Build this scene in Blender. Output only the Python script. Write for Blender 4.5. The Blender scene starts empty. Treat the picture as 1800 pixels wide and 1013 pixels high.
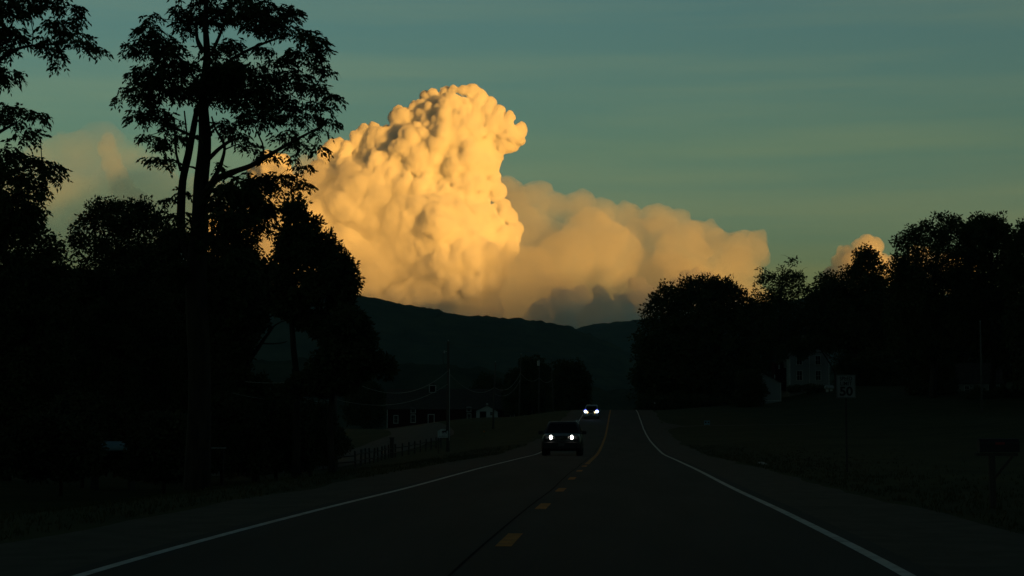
import bpy, bmesh, math, random
import numpy as np
from mathutils import Vector, Matrix
R = math.radians
rng = np.random.default_rng(7)
random.seed(7)
sc = bpy.context.scene
COL = sc.collection

# ------------------------------------------------------------------ camera
F = 2800.0                      # focal length in pixels of an 1800 px wide picture
PITCH = R(4.26); YAW = math.atan(0.067)   # looks a little left of the road's direction
EYE = Vector((0.0, 0.0, 1.45))
cam = bpy.data.cameras.new("camera"); camo = bpy.data.objects.new("camera", cam)
COL.objects.link(camo); sc.camera = camo
cam.sensor_width = 36.0; cam.lens = F / 1800.0 * 36.0
cam.clip_start = 0.1; cam.clip_end = 60000.0
camo.location = EYE
camo.rotation_euler = (math.pi / 2 + PITCH, 0, YAW)

# ------------------------------------------------------------------ light
SUN_EL = R(0.9)
SUN_H = Vector((0.72, -0.694))             # horizontal direction towards the sun: behind, to the right
world = bpy.data.worlds.new("World"); sc.world = world; world.use_nodes = True
wn = world.node_tree.nodes; wl = world.node_tree.links
sky = wn.new('ShaderNodeTexSky'); sky.sky_type = 'NISHITA'; sky.sun_disc = False
sky.sun_elevation = SUN_EL; sky.sun_rotation = math.atan2(SUN_H.x, SUN_H.y)
tc = wn.new('ShaderNodeTexCoord'); sep = wn.new('ShaderNodeSeparateXYZ')
wl.new(tc.outputs['Generated'], sep.inputs[0])
grade = wn.new('ShaderNodeValToRGB')      # evening grade of the sky by height above the horizon
wl.new(sep.outputs['Z'], grade.inputs[0])
cr = grade.color_ramp
SKY_GRADE = [(0.0, (1.0, 2.1, 4.5)), (0.08, (1.02, 1.84, 2.45)), (0.16, (1.00, 1.88, 1.95)),
             (0.25, (0.98, 1.92, 2.10)), (0.40, (0.17, 0.36, 0.50)), (1.0, (0.07, 0.145, 0.23))]
cr.elements[0].position = SKY_GRADE[0][0]; cr.elements[0].color = SKY_GRADE[0][1] + (1,)
cr.elements[1].position = SKY_GRADE[-1][0]; cr.elements[1].color = SKY_GRADE[-1][1] + (1,)
for p_, c_ in SKY_GRADE[1:-1]:
    e_ = cr.elements.new(p_); e_.color = c_ + (1,)
clampn = wn.new('ShaderNodeMix'); clampn.data_type = 'RGBA'; clampn.blend_type = 'DARKEN'
clampn.inputs[0].default_value = 1.0; clampn.inputs[7].default_value = (2.0, 2.0, 2.0, 1)
wl.new(sky.outputs[0], clampn.inputs[6])
mul = wn.new('ShaderNodeMix'); mul.data_type = 'RGBA'; mul.blend_type = 'MULTIPLY'; mul.inputs[0].default_value = 1.0
wl.new(clampn.outputs[2], mul.inputs[6]); wl.new(grade.outputs[0], mul.inputs[7])
# long thin veils of high cloud
mp = wn.new('ShaderNodeMapping'); mp.inputs['Scale'].default_value = (1.6, 1.6, 26.0); mp.inputs['Rotation'].default_value = (R(1.2), R(-1.5), 0)
wl.new(tc.outputs['Generated'], mp.inputs[0])
nz = wn.new('ShaderNodeTexNoise'); nz.inputs['Scale'].default_value = 1.3; nz.inputs['Detail'].default_value = 5; nz.inputs['Roughness'].default_value = 0.55
wl.new(mp.outputs[0], nz.inputs[0])
vr = wn.new('ShaderNodeMapRange'); vr.inputs[1].default_value = 0.42; vr.inputs[2].default_value = 0.72
wl.new(nz.outputs[0], vr.inputs[0])
veil = wn.new('ShaderNodeMix'); veil.data_type = 'RGBA'; veil.blend_type = 'MULTIPLY'
veil.inputs[7].default_value = (1.5, 1.16, 0.98, 1)
wl.new(vr.outputs[0], veil.inputs[0]); wl.new(mul.outputs[2], veil.inputs[6])
wl.new(veil.outputs[2], wn['Background'].inputs[0])
wn['Background'].inputs[1].default_value = 0.079

sun = bpy.data.lights.new("sun", 'SUN'); suno = bpy.data.objects.new("sun", sun); COL.objects.link(suno)
sun.energy = 5.0; sun.angle = R(2.0); sun.color = (1.0, 0.45, 0.068)
sd = Vector((SUN_H.x * math.cos(SUN_EL), SUN_H.y * math.cos(SUN_EL), math.sin(SUN_EL)))
suno.rotation_euler = sd.to_track_quat('Z', 'Y').to_euler(); suno.location = sd * 300 + Vector((0, 0, 50))

sc.view_settings.view_transform = 'Standard'; sc.view_settings.look = 'None'
sc.view_settings.exposure = 0.36; sc.view_settings.gamma = 1.0; sc.view_settings.use_curve_mapping = False
sc.render.engine = 'CYCLES'
cy = sc.cycles
cy.use_denoising = True; cy.use_adaptive_sampling = False
cy.max_bounces = 32; cy.diffuse_bounces = 3; cy.glossy_bounces = 2; cy.transmission_bounces = 4
cy.transparent_max_bounces = 8; cy.volume_bounces = 28
sc.render.film_transparent = False

# ------------------------------------------------------------------ helpers
_rot = camo.rotation_euler.to_matrix()
def ray(px, py):
    return (_rot @ Vector(((px - 900.0) / F, (506.5 - py) / F, -1.0)))
def at(px, py, y):
    """World point seen at photo pixel (px, py), at distance y along the camera's heading on the ground."""
    d = ray(px, py); fw = Vector((-math.sin(YAW), math.cos(YAW), 0))
    return EYE + d * (y / d.dot(fw))
def smooth(a, b, x):
    t = np.clip((x - a) / (b - a), 0, 1); return t * t * (3 - 2 * t)

def tag(o, label=None, cat=None, group=None, kind=None):
    if label: o['label'] = label
    if cat: o['category'] = cat
    if group: o['group'] = group
    if kind: o['kind'] = kind
    return o
def empty(name, loc, label, cat, group=None, rz=0.0):
    o = bpy.data.objects.new(name, None); COL.objects.link(o)
    o.location = loc; o.rotation_euler = (0, 0, rz); o.empty_display_size = 0.3
    return tag(o, label, cat, group)
def link(name, me, parent=None, loc=None):
    o = bpy.data.objects.new(name, me); COL.objects.link(o)
    if parent is not None: o.parent = parent
    if loc is not None: o.location = loc
    return o
def mesh_np(name, V, Fc, mat=None, smooth_=False):
    """Mesh from arrays; Fc is an (n, 3) or (n, 4) index array."""
    V = np.asarray(V, dtype=np.float32); Fc = np.asarray(Fc, dtype=np.int32)
    me = bpy.data.meshes.new(name)
    me.vertices.add(len(V)); me.vertices.foreach_set('co', V.ravel())
    n, k = Fc.shape
    me.loops.add(n * k); me.loops.foreach_set('vertex_index', Fc.ravel())
    me.polygons.add(n); me.polygons.foreach_set('loop_start', np.arange(0, n * k, k, dtype=np.int32))
    me.polygons.foreach_set('loop_total', np.full(n, k, dtype=np.int32))
    if smooth_: me.polygons.foreach_set('use_smooth', np.ones(n, dtype=bool))
    me.update(calc_edges=True); me.validate()
    if mat: me.materials.append(mat)
    return me

# ------------------------------------------------------------------ materials
def mat(name, col, rough=0.85, col2=None, scale=6.0, detail=4, bump=0.0, metal=0.0, emit=None, emis=0.0, spec=0.3, coords='Object', contrast=(0.35, 0.65), stretch=None):
    m = bpy.data.materials.new(name); m.use_nodes = True
    n = m.node_tree.nodes; l = m.node_tree.links; b = n['Principled BSDF']
    b.inputs['Base Color'].default_value = (*col, 1); b.inputs['Roughness'].default_value = rough
    b.inputs['Metallic'].default_value = metal; b.inputs['Specular IOR Level'].default_value = spec
    if emit: b.inputs['Emission Color'].default_value = (*emit, 1); b.inputs['Emission Strength'].default_value = emis
    if col2 or bump:
        t = n.new('ShaderNodeTexCoord'); q = n.new('ShaderNodeTexNoise')
        q.inputs['Scale'].default_value = scale; q.inputs['Detail'].default_value = detail
        src = t.outputs[coords]
        if stretch:
            mm = n.new('ShaderNodeMapping'); mm.inputs['Scale'].default_value = stretch
            l.new(src, mm.inputs[0]); src = mm.outputs[0]
        l.new(src, q.inputs[0])
        if col2:
            r = n.new('ShaderNodeMapRange'); r.inputs[1].default_value = contrast[0]; r.inputs[2].default_value = contrast[1]
            l.new(q.outputs[0], r.inputs[0])
            x = n.new('ShaderNodeMix'); x.data_type = 'RGBA'
            x.inputs[6].default_value = (*col, 1); x.inputs[7].default_value = (*col2, 1)
            l.new(r.outputs[0], x.inputs[0]); l.new(x.outputs[2], b.inputs['Base Color'])
        if bump:
            bp = n.new('ShaderNodeBump'); bp.inputs['Strength'].default_value = bump
            l.new(q.outputs[0], bp.inputs['Height']); l.new(bp.outputs[0], b.inputs['Normal'])
    return m

# ------------------------------------------------------------------ clouds
def hash3(ix, iy, iz, s):
    h = (ix * 73856093) ^ (iy * 19349663) ^ (iz * 83492791) ^ (s * 2654435761)
    h = (h ^ (h >> 13)) * 1274126177 & 0x7fffffff
    return (h ^ (h >> 16)) & 0x7fffffff
def worley(P, cell, seed):
    """Billow bumps: 1 at a cell's seed point, falling round to creases between cells."""
    Q = P / cell; I = np.floor(Q).astype(np.int64); best = np.full(len(P), 9.0)
    for dx in (-1, 0, 1):
        for dy in (-1, 0, 1):
            for dz in (-1, 0, 1):
                J = I + (dx, dy, dz)
                h = hash3(J[:, 0], J[:, 1], J[:, 2], seed)
                pt = J + np.stack([(h & 1023) / 1023.0, ((h >> 10) & 1023) / 1023.0, ((h >> 20) & 1023) / 1023.0], 1)
                best = np.minimum(best, ((pt - Q) ** 2).sum(1))
    return np.sqrt(np.clip(1.0 - best * 0.95, 0, 1))
def vnoise(P, cell, seed):
    Q = P / cell; I = np.floor(Q).astype(np.int64); f = Q - I; f = f * f * (3 - 2 * f); o = 0
    for dx in (0, 1):
        for dy in (0, 1):
            for dz in (0, 1):
                h = (hash3(I[:, 0] + dx, I[:, 1] + dy, I[:, 2] + dz, seed) & 65535) / 65535.0
                o = o + h * (f[:, 0] if dx else 1 - f[:, 0]) * (f[:, 1] if dy else 1 - f[:, 1]) * (f[:, 2] if dz else 1 - f[:, 2])
    return o
ICO = None
def ico():
    global ICO
    if ICO is None:
        b = bmesh.new(); bmesh.ops.create_icosphere(b, subdivisions=2, radius=1.0)
        ICO = (np.array([v.co[:] for v in b.verts]), np.array([[v.index for v in f.verts] for f in b.faces])); b.free()
    return ICO
def remeshed(V, FF, voxel, smooth_it):
    me = mesh_np('tmp', V, FF); o = bpy.data.objects.new('tmp', me); COL.objects.link(o)
    m = o.modifiers.new('r', 'REMESH'); m.mode = 'VOXEL'; m.voxel_size = voxel
    if smooth_it:
        s = o.modifiers.new('s', 'SMOOTH'); s.factor = 0.5; s.iterations = smooth_it
    ev = o.evaluated_get(bpy.context.evaluated_depsgraph_get()); em = ev.to_mesh()
    n = len(em.vertices); P = np.empty(n * 3, np.float32); em.vertices.foreach_get('co', P); P = P.reshape(-1, 3).astype(np.float64)
    N = np.empty(n * 3, np.float32); em.vertices.foreach_get('normal', N); N = N.reshape(-1, 3).astype(np.float64)
    nf = len(em.polygons); L = np.empty(nf * 4, np.int32); em.loops.foreach_get('vertex_index', L); L = L.reshape(-1, 4).copy()
    ev.to_mesh_clear(); bpy.data.objects.remove(o); bpy.data.meshes.remove(me)
    return P, N, L
def vert_normals(P, L):
    fn = np.cross(P[L[:, 2]] - P[L[:, 0]], P[L[:, 3]] - P[L[:, 1]]); N = np.zeros_like(P)
    for k in range(4):
        for c in range(3): N[:, c] += np.bincount(L[:, k], fn[:, c], len(P))
    return N / (np.linalg.norm(N, axis=1)[:, None] + 1e-9)
def cloud(name, label, dist, puffs, material, voxel, amps, child=30, spread=0.85, seed=1, thick=1.0, small=(0.10, 0.42), frac=0.0):
    """puffs: (px, py, radius px[, depth offset in radii]); grows sub-puffs, melts them together, then billows the skin."""
    r_ = np.random.default_rng(seed); S = dist / F
    cs, rs = [], []
    for p in puffs:
        rr = p[2] * S; off = (p[3] if len(p) > 3 else r_.uniform(-0.6, 0.6)) * rr * thick
        c = np.array(at(p[0], p[1], dist + off)); cs.append(c); rs.append(rr * 0.93)
        for k in range(child):
            d = r_.normal(size=3); d /= np.linalg.norm(d)
            q = rr * (small[0] + (small[1] - small[0]) * r_.random() ** 2.8)
            cs.append(c + d * (rr - q * 0.55) * r_.uniform(spread, 1.03)); rs.append(q)
    v, f = ico(); cs = np.array(cs); rs = np.array(rs)
    V = (v[None] * rs[:, None, None] + cs[:, None]).reshape(-1, 3)
    FF = (f[None] + (np.arange(len(cs)) * len(v))[:, None, None]).reshape(-1, 3)
    org = cs.mean(0); P = V - org; L = FF
    P, N, L = remeshed(P, L, voxel * 1.2, 1)
    last = len(amps) - 1
    for k, (cell, amp) in enumerate(amps):
        mask = 0.25 + 0.75 * smooth(0.35, 0.65, vnoise(P, voxel * 40, seed + 9 + k)) if k else 1.0   # crisp billows here, soft flanks there
        W = P + np.stack([vnoise(P, cell * 0.9, seed + 21 + q + 5 * k) - 0.5 for q in range(3)], 1) * cell * 0.7
        P = P + N * (amp * (worley(W, cell, seed + k * 7) - 0.45) * mask)[:, None]
        if k == 0 and frac:                       # irregular, torn forms on top of the round ones
            P = P + N * (frac * sum((vnoise(P, c_, seed + 70 + q) - .5) * a_ for q, (c_, a_) in enumerate(((140, 2.4), (62, 1.3), (30, .8), (15, .45)))))[:, None]
        if k < last: P, N, L = remeshed(P, L, voxel, 0)
    o = link(name, mesh_np(name, P, L, material, True), None, Vector(org))
    return tag(o, label, 'cloud')
def cloud_mat(name, col, dens):
    m = bpy.data.materials.new(name); m.use_nodes = True
    n = m.node_tree.nodes; n.remove(n['Principled BSDF'])
    v = n.new('ShaderNodeVolumeScatter'); v.inputs['Color'].default_value = (*col, 1); v.inputs['Density'].default_value = dens
    m.node_tree.links.new(v.outputs[0], n['Material Output'].inputs['Volume'])
    return m
CL_MAIN = cloud_mat('cloud_dense', (0.999, 0.997, 0.99), 0.085)
CL_SOFT = cloud_mat('cloud_soft', (0.99, 0.99, 0.985), 0.0026)
CL_VEIL = cloud_mat('cloud_thin', (0.95, 0.95, 0.95), 0.0005)
CL_LOW = cloud_mat('cloud_low', (0.985, 0.985, 0.985), 0.022)
CL_SMALL = cloud_mat('cloud_small', (0.975, 0.96, 0.97), 0.012)
MAIN = [(797,202,44,-.2),(765,212,34,0),(838,212,36,.2),(868,222,34,.1),(890,238,26,-.1),(903,240,15,0),(738,208,22,.3),(712,206,20,.2),(700,205,13,.5),(800,235,50,-.6),
        (668,256,34,.2),(640,258,20,.6),(690,250,24,-.3),(742,272,62,-.3),(805,275,58,-.2),(850,262,32,.2),(700,310,72,0),(815,330,48,-.3),
        (612,296,36,.5),(585,285,24,.9),(563,310,30,.8),(548,345,46,.3),(640,362,74,-.2),(560,425,80,-.1),(762,398,82,-.5),(835,392,52,-.1),
        (872,410,26,0),(898,410,13,0),(800,470,84,-.5),(842,468,44,-.2),(700,455,98,.3),(610,490,84,-.4),(520,455,80,.1),(480,380,60,.3),(430,430,80,.4),
        (760,565,100,-.2),(838,560,50,0),(650,580,100,.1),(550,575,100,0),(450,555,100,0),(380,500,90,0),(478,300,34,.5),(820,625,90,0),(868,600,36,0)]
EDGE = [(913,230,8),(911,245,8),(899,256,8),(882,261,7),(892,211,9),(876,197,10),(860,184,10),(846,172,9),(828,163,9),(812,160,8),(797,158,9),(780,163,9),(765,166,8),(752,174,9),
        (742,184,8),(728,190,8),(702,195,7),(695,207,8),(699,222,8),(680,230,8),(657,226,9),(640,229,9),(629,240,9),(626,252,8),(610,260,8),(596,258,8),(583,262,8),(570,276,9),(857,290,13),(862,316,13),(872,340,12),(884,362,10),(896,382,9),(906,402,8),(908,416,8),(896,434,9),(884,452,9),(878,478,9),(868,500,9)]
MAIN = [(p[0] - 2, p[1] + 3, p[2] * .94) + tuple(p[3:]) for p in MAIN] + EDGE
cloud('cloud', 'towering golden cumulus cloud with a cauliflower head leaning right above the valley', 12000, MAIN, CL_MAIN, 5.0,
      [(115, 34), (54, 20), (28, 13), (14, 3)], child=90, seed=3, small=(0.04, 0.40), frac=24)
SKIRT = [(640,335,36),(700,365,30),(765,480,44),(560,315,24),(620,300,18),(650,385,34),(705,430,34),(750,500,40),(610,330,26),(880,470,26),(930,480,36),(960,530,40),(600,410,52),(555,455,60),(640,480,62),(690,500,44),(668,410,34),(555,385,36),(590,350,26),(520,400,50),(720,540,44),(872,535,34),(905,500,26),(900,455,18),(935,525,30),(780,560,52),(845,575,46),(650,560,70),(560,540,70),(480,470,60),(500,330,30),(535,300,18)]
cloud('cloud', 'soft orange mist wrapping the lower left flank and foot of the bright tower', 11650, SKIRT, cloud_mat('cloud_skirt', (.99, .99, .985), 0.0030), 11.0,
      [(240, 90), (110, 60), (54, 34), (24, 4)], child=26, seed=14, thick=0.45, small=(0.1, 0.45), frac=30)
BACK = [(930,410,30,0),(960,430,40,.5),(888,340,24,1),(905,368,30,0),(925,395,28,1),(938,348,16,-1),(985,372,20,1),(1020,368,22,0),(1062,386,20,-1),(1105,386,16,1),(1155,388,16,0),(1190,402,16,-1),
        (1040,428,52,-.8),(1005,470,58,-1),(1068,462,52,0),(930,470,46,.5),(905,440,40,0),(1135,420,26,2),(1165,410,22,1),(1200,440,40,-.5),(1240,432,26,1),(1262,424,18,-1),
        (1300,422,18,0),(1328,420,13,1),(1330,445,16,-1),(1290,460,42,0),(1150,500,60,1.5),(1225,500,60,-.5),(950,540,80,0),(1050,570,80,0),(1180,580,80,0),(1290,560,70,0),(880,560,80,0)]
cloud('cloud', 'soft dim orange cloud bank trailing right behind the bright tower', 15000, BACK, CL_SOFT, 13.0,
      [(300, 110), (130, 70), (64, 34), (30, 4)], child=26, seed=5, thick=0.6, small=(0.1, 0.45), frac=34)
FARL = [(180,275,40),(185,250,26),(150,290,50),(120,280,40),(90,300,50),(220,310,50),(260,330,60),(180,360,80),(100,380,90),(280,390,80),(40,380,80),(350,400,90),(200,450,120),(60,480,120),(340,480,100)]
cloud('cloud', 'faint grey cloud with one glowing streak behind the leftmost tall trees', 15500, FARL, CL_VEIL, 24.0,
      [(420, 150), (170, 50), (60, 6)], child=12, seed=8, thick=0.5, frac=40)
cloud('cloud', 'slender softly glowing column rising from the faint grey cloud at the left', 15300,
      [(190,246,10),(186,262,15),(196,285,16),(206,308,18),(214,332,22),(232,352,24),(250,372,26),(215,390,30),(180,380,26),(150,400,26)], cloud_mat('cloud_streak', (.97, .97, .97), 0.0015), 11.0,
      [(160, 60), (70, 34), (30, 4)], child=24, seed=9, thick=0.6)
LOW = [[(985,520,14),(1000,535,24),(1020,530,18),(975,545,22),(950,555,22),(1010,560,34),(930,565,18),(985,590,45),(1035,580,30)],
       [(1052,514,10),(1064,518,10),(1058,530,17),(1046,546,18),(1068,548,20),(1068,575,28),(1086,520,9),(1097,522,10),(1092,534,15),(1104,540,14),(1100,552,20),(1106,575,28),(1040,570,26)],
       [(1112,500,12),(1126,500,14),(1142,514,14),(1130,518,22),(1108,526,16),(1122,540,26),(1150,545,28),(1175,560,30),(1140,585,45),(1200,580,40)],
       [(1205,484,13),(1222,482,12),(1240,492,14),(1195,500,16),(1225,510,24),(1260,520,24),(1215,550,40),(1280,560,40)],
       [(1522,424,11),(1508,432,10),(1538,434,9),(1520,440,20),(1490,450,17),(1475,462,15),(1505,470,28),(1540,470,26),(1470,490,25),(1520,520,45),(1580,480,30),(1620,470,34),(1680,480,40)]]
LN = ['dark blue-grey cloud heap low over the notch between the hills', 'small pair of dark cloud turrets with pink right flanks beside the grey heap',
      'smooth dark cloud dome rising just left of the dense round tree', 'small pinkish cloud cap peeping over the top of the dense round tree',
      'small isolated cloud with a bright orange crown above the right-hand trees']
for i, (ps, ln) in enumerate(zip(LOW, LN)):
    cloud('cloud', ln, (10500, 9800, 10900, 11300, 12500)[i], ps, CL_LOW if i < 4 else CL_SMALL, 6.0, [(60, 24), (28, 13), (14, 4)], child=26, seed=20 + i, frac=22, small=(.06, .4))
# ------------------------------------------------------------------ land
ROADZ_Y = [-400, -60, 0, 14, 24, 36, 51, 75, 97, 120, 142, 167, 182, 196, 211, 232, 245, 258, 275, 300, 340, 420, 600, 1000]
ROADZ_D = [1.6, 1.5, 1.46, 1.50, 1.62, 1.83, 2.05, 2.45, 2.78, 2.85, 2.74, 2.35, 1.92, 1.50, 1.06, .62, .50, .56, .95, 1.9, 3.6, 7.5, 16, 26]
def _pchip(xs, ys, x):                       # smooth interpolation without overshoot
    xs = np.asarray(xs, float); ys = np.asarray(ys, float); h = np.diff(xs); d = np.diff(ys) / h
    m = np.zeros(len(xs)); m[0] = d[0]; m[-1] = d[-1]
    for i in range(1, len(xs) - 1):
        m[i] = 0 if d[i - 1] * d[i] <= 0 else 2 * d[i - 1] * d[i] / (d[i - 1] + d[i])
    i = np.clip(np.searchsorted(xs, x) - 1, 0, len(xs) - 2); t = (x - xs[i]) / h[i]
    return (ys[i] * (2 * t**3 - 3 * t**2 + 1) + h[i] * m[i] * (t**3 - 2 * t**2 + t) + ys[i + 1] * (-2 * t**3 + 3 * t**2) + h[i] * m[i + 1] * (t**3 - t**2))
def road_z(y):
    y = np.asarray(y, float); return EYE.z - _pchip(ROADZ_Y, ROADZ_D, np.clip(y, -400, 1000))
CX, RL, RR = -1.1, -4.75, 2.55               # centre line, left and right edge lines
SL, SR = -7.0, 5.0                           # outer edges of the shoulders
# land heights beside the road: rows by y, columns by distance beyond the shoulder
LY = [-100, 0, 60, 110, 170, 250, 330, 437, 600, 1000]
LEFT_Z = {12: [0, -.6, -1.9, -2.8, -2.9, -.25, -2.6, -4.3, -12, -24], 35: [0, -.5, -1.5, -2.6, -2.9, -2.5, -3.6, -4.6, -12, -24], 120: [0, -.5, -1.2, -2.0, -2.6, -3.2, -3.9, -4.8, -12, -24]}
RIGHT_Z = {12: [0, -.3, -.6, -1.0, -.5, 1.6, 1.0, -1, -8, -20], 35: [.5, .1, 0, .2, .6, 4.2, 5.5, 4, -2, -14], 120: [2, 2, 2.5, 3.5, 5, 7, 8, 8, 5, -5]}
def ground_z(x, y):
    x = np.asarray(x, float); y = np.asarray(y, float); rz = road_z(y)
    def side(dist, tab):
        ks = sorted(tab); vals = [rz] + [_pchip(LY, tab[k], np.clip(y, -100, 1000)) for k in ks]; xs = [0] + ks
        out = vals[-1].copy() if hasattr(vals[-1], 'copy') else vals[-1]
        for i in range(len(ks)):
            t = np.clip((dist - xs[i]) / (xs[i + 1] - xs[i]), 0, 1); t = t * t * (3 - 2 * t)
            seg = vals[i] * (1 - t) + vals[i + 1] * t
            out = np.where((dist >= xs[i]) & (dist < xs[i + 1]), seg, out)
        return out
    z = np.where(x < SL, side(SL - x, LEFT_Z), np.where(x > SR, side(x - SR, RIGHT_Z), rz))
    off = np.maximum(np.maximum(SL - x, x - SR), 0)
    P = np.stack([x.ravel(), y.ravel(), np.zeros(x.size)], 1)
    und = (vnoise(P, 9.0, 3).reshape(x.shape) - .5) * .22 + (vnoise(P, 37.0, 4).reshape(x.shape) - .5) * .5
    return z + und * smooth(1.0, 14.0, off) - 0.03 * smooth(0.0, .3, off)
def gz(x, y): return float(ground_z(np.array([x], float), np.array([y], float))[0])

GRASS = mat('grass', (0.024, 0.036, 0.013), 1.0, (0.042, 0.050, 0.019), 0.35, 8, coords='Object', spec=0.05)
FOREST = mat('forest_cover', (0.020, 0.030, 0.016), 1.0, (0.045, 0.055, 0.028), 0.012, 9, coords='Object', spec=0.0)
def grid(xs, ys, zf):
    X, Y = np.meshgrid(xs, ys); Z = zf(X, Y)
    n, m_ = X.shape; i = np.arange(n * m_).reshape(n, m_)
    Fc = np.stack([i[:-1, :-1], i[:-1, 1:], i[1:, 1:], i[1:, :-1]], -1).reshape(-1, 4)
    return np.stack([X, Y, Z], -1).reshape(-1, 3), Fc
def ax(*segs): return np.unique(np.concatenate([np.linspace(a, b, n) for a, b, n in segs]).round(3))
gx = ax((-3000, -300, 16), (-300, -60, 33), (-60, SL, 54), (SL, SR, 9), (SR, SR + .6, 4), (SL - .6, SL, 4), (SR, 60, 54), (60, 300, 33), (300, 3000, 16))
gy = ax((-600, -60, 16), (-60, 0, 16), (0, 120, 100), (120, 330, 140), (330, 600, 60), (600, 1000, 20), (1000, 9000, 21))
def land(X, Y):
    z = ground_z(X, Y) - 0.012
    far = smooth(800, 2200, Y); z = z * (1 - far) + (-34 - 40 * smooth(1500, 6000, Y)) * far
    return z
V, Fc = grid(gx, gy, land)
tag(link('ground', mesh_np('ground', V, Fc, GRASS, True)), kind='structure')

# ------------------------------------------------------------------ hills
def ridge(name, label_pts, dist, depth, base, xr, step, seed, bump, m):
    """A long wooded hill whose skyline passes through the photo points label_pts at the given distance."""
    px = np.array([p[0] for p in label_pts], float); hz = np.array([at(p[0], p[1], dist).z for p in label_pts])
    wx = np.array([at(p[0], p[1], dist).x for p in label_pts])
    xs = np.arange(xr[0], xr[1] + 1, step); vs = np.concatenate([np.linspace(-1, -.12, 22), np.linspace(-.1, .1, 15), np.linspace(.12, 1, 10)])
    X, Vv = np.meshgrid(xs, vs); Yc = dist + (X - wx.mean()) * YAW * .0
    prof = np.clip(1 - np.abs(Vv) ** 1.35, 0, 1)
    top = _pchip(wx, hz, np.clip(X, wx[0], wx[-1]))
    P = np.stack([X.ravel(), (Vv * depth).ravel(), np.zeros(X.size)], 1)
    gul = (vnoise(P, depth * .42, seed) - .5).reshape(X.shape) * (top.max() - base) * .30 * (np.abs(Vv) > .1) * (1 - np.abs(Vv)) * smooth(.1, .5, np.abs(Vv))
    trees = (vnoise(P, bump * 2.2, seed + 1) + .6 * vnoise(P, bump * 1.1, seed + 2) - .8).reshape(X.shape) * bump
    Z = base + (top - base) * prof + gul + trees * smooth(0, .25, prof)
    n, m_ = X.shape; i = np.arange(n * m_).reshape(n, m_)
    Fc = np.stack([i[:-1, :-1], i[:-1, 1:], i[1:, 1:], i[1:, :-1]], -1).reshape(-1, 4)
    o = link(name, mesh_np(name, np.stack([X, Yc + Vv * depth, Z], -1).reshape(-1, 3), Fc, m, True))
    return tag(o, kind='structure')
ridge('hill', [(-900,560),(-400,500),(100,470),(430,498),(560,512),(640,521),(700,534),(760,544),(810,553),(860,558),(905,562),(960,568),(1000,577),(1012,581),(1060,600),(1150,640),(1400,690),(2400,730)], 5200, 1500, -76, (-4000, 3600), 14, 31, 14, FOREST)
ridge('hill', [(600,690),(900,640),(985,592),(1012,579),(1030,574),(1060,570),(1090,566),(1125,564),(1180,560),(1300,545),(1500,520),(1800,530),(2600,600)], 7400, 1500, -76, (-2600, 5200), 18, 41, 16, FOREST)
ridge('hill', [(-600,650),(300,640),(560,632),(669,637),(735,641),(793,645),(831,650),(870,656),(930,668),(1000,676),(1045,682),(1080,690),(1112,686),(1180,680),(1400,650),(2000,640)], 2500, 700, -60, (-2200, 1900), 9, 51, 10, FOREST)
# the mountain added unseen behind the camera, shaped to shade valley and cloud feet
def shade_ridge():
    u = np.linspace(-13000, 13500, 161); v = np.linspace(-1, 1, 21)
    U, Vv = np.meshgrid(u, v); s = np.array(SUN_H.normalized()); t = np.array([-s[1], s[0]])
    P = np.stack([U.ravel(), (Vv * 2600).ravel(), np.zeros(U.size)], 1)
    H = (1160 + 160 * (vnoise(P, 2600, 77) - .5).reshape(U.shape)) * np.clip(1 - np.abs(Vv) ** 1.4, 0, 1) * smooth(0, 700, 13500 - U) - 80
    X = s[0] * (4300 + Vv * 2600) + t[0] * U; Y = s[1] * (4300 + Vv * 2600) + t[1] * U
    n, m_ = X.shape; i = np.arange(n * m_).reshape(n, m_)
    Fc = np.stack([i[:-1, :-1], i[:-1, 1:], i[1:, 1:], i[1:, :-1]], -1).reshape(-1, 4)
    tag(link('shade_mountain', mesh_np('shade_mountain', np.stack([X, Y, H], -1).reshape(-1, 3), Fc, FOREST, True)), kind='structure')
shade_ridge()
# ------------------------------------------------------------------ air
def haze():
    b = bmesh.new(); bmesh.ops.create_cube(b, size=1.0)
    x0, x1, y0, y1, z0, z1 = HAZE_BOX
    for v in b.verts:
        v.co = ((x0 + x1) / 2 + v.co.x * (x1 - x0), (y0 + y1) / 2 + v.co.y * (y1 - y0), (z0 + z1) / 2 + v.co.z * (z1 - z0))
    me = bpy.data.meshes.new('haze'); b.to_mesh(me); b.free()
    m = bpy.data.materials.new('haze_air'); m.use_nodes = True; n = m.node_tree.nodes; n.remove(n['Principled BSDF'])
    v = n.new('ShaderNodeVolumePrincipled'); v.inputs['Color'].default_value = (0.50, 0.80, 1.0, 1); v.inputs['Density'].default_value = HAZE_D
    m.node_tree.links.new(v.outputs[0], n['Material Output'].inputs['Volume']); me.materials.append(m)
    tag(link('haze', me), kind='stuff')
HAZE_BOX = (-17500, 17500, -17500, 9100, -90, 1210); HAZE_D = 0.000027
haze()
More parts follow.
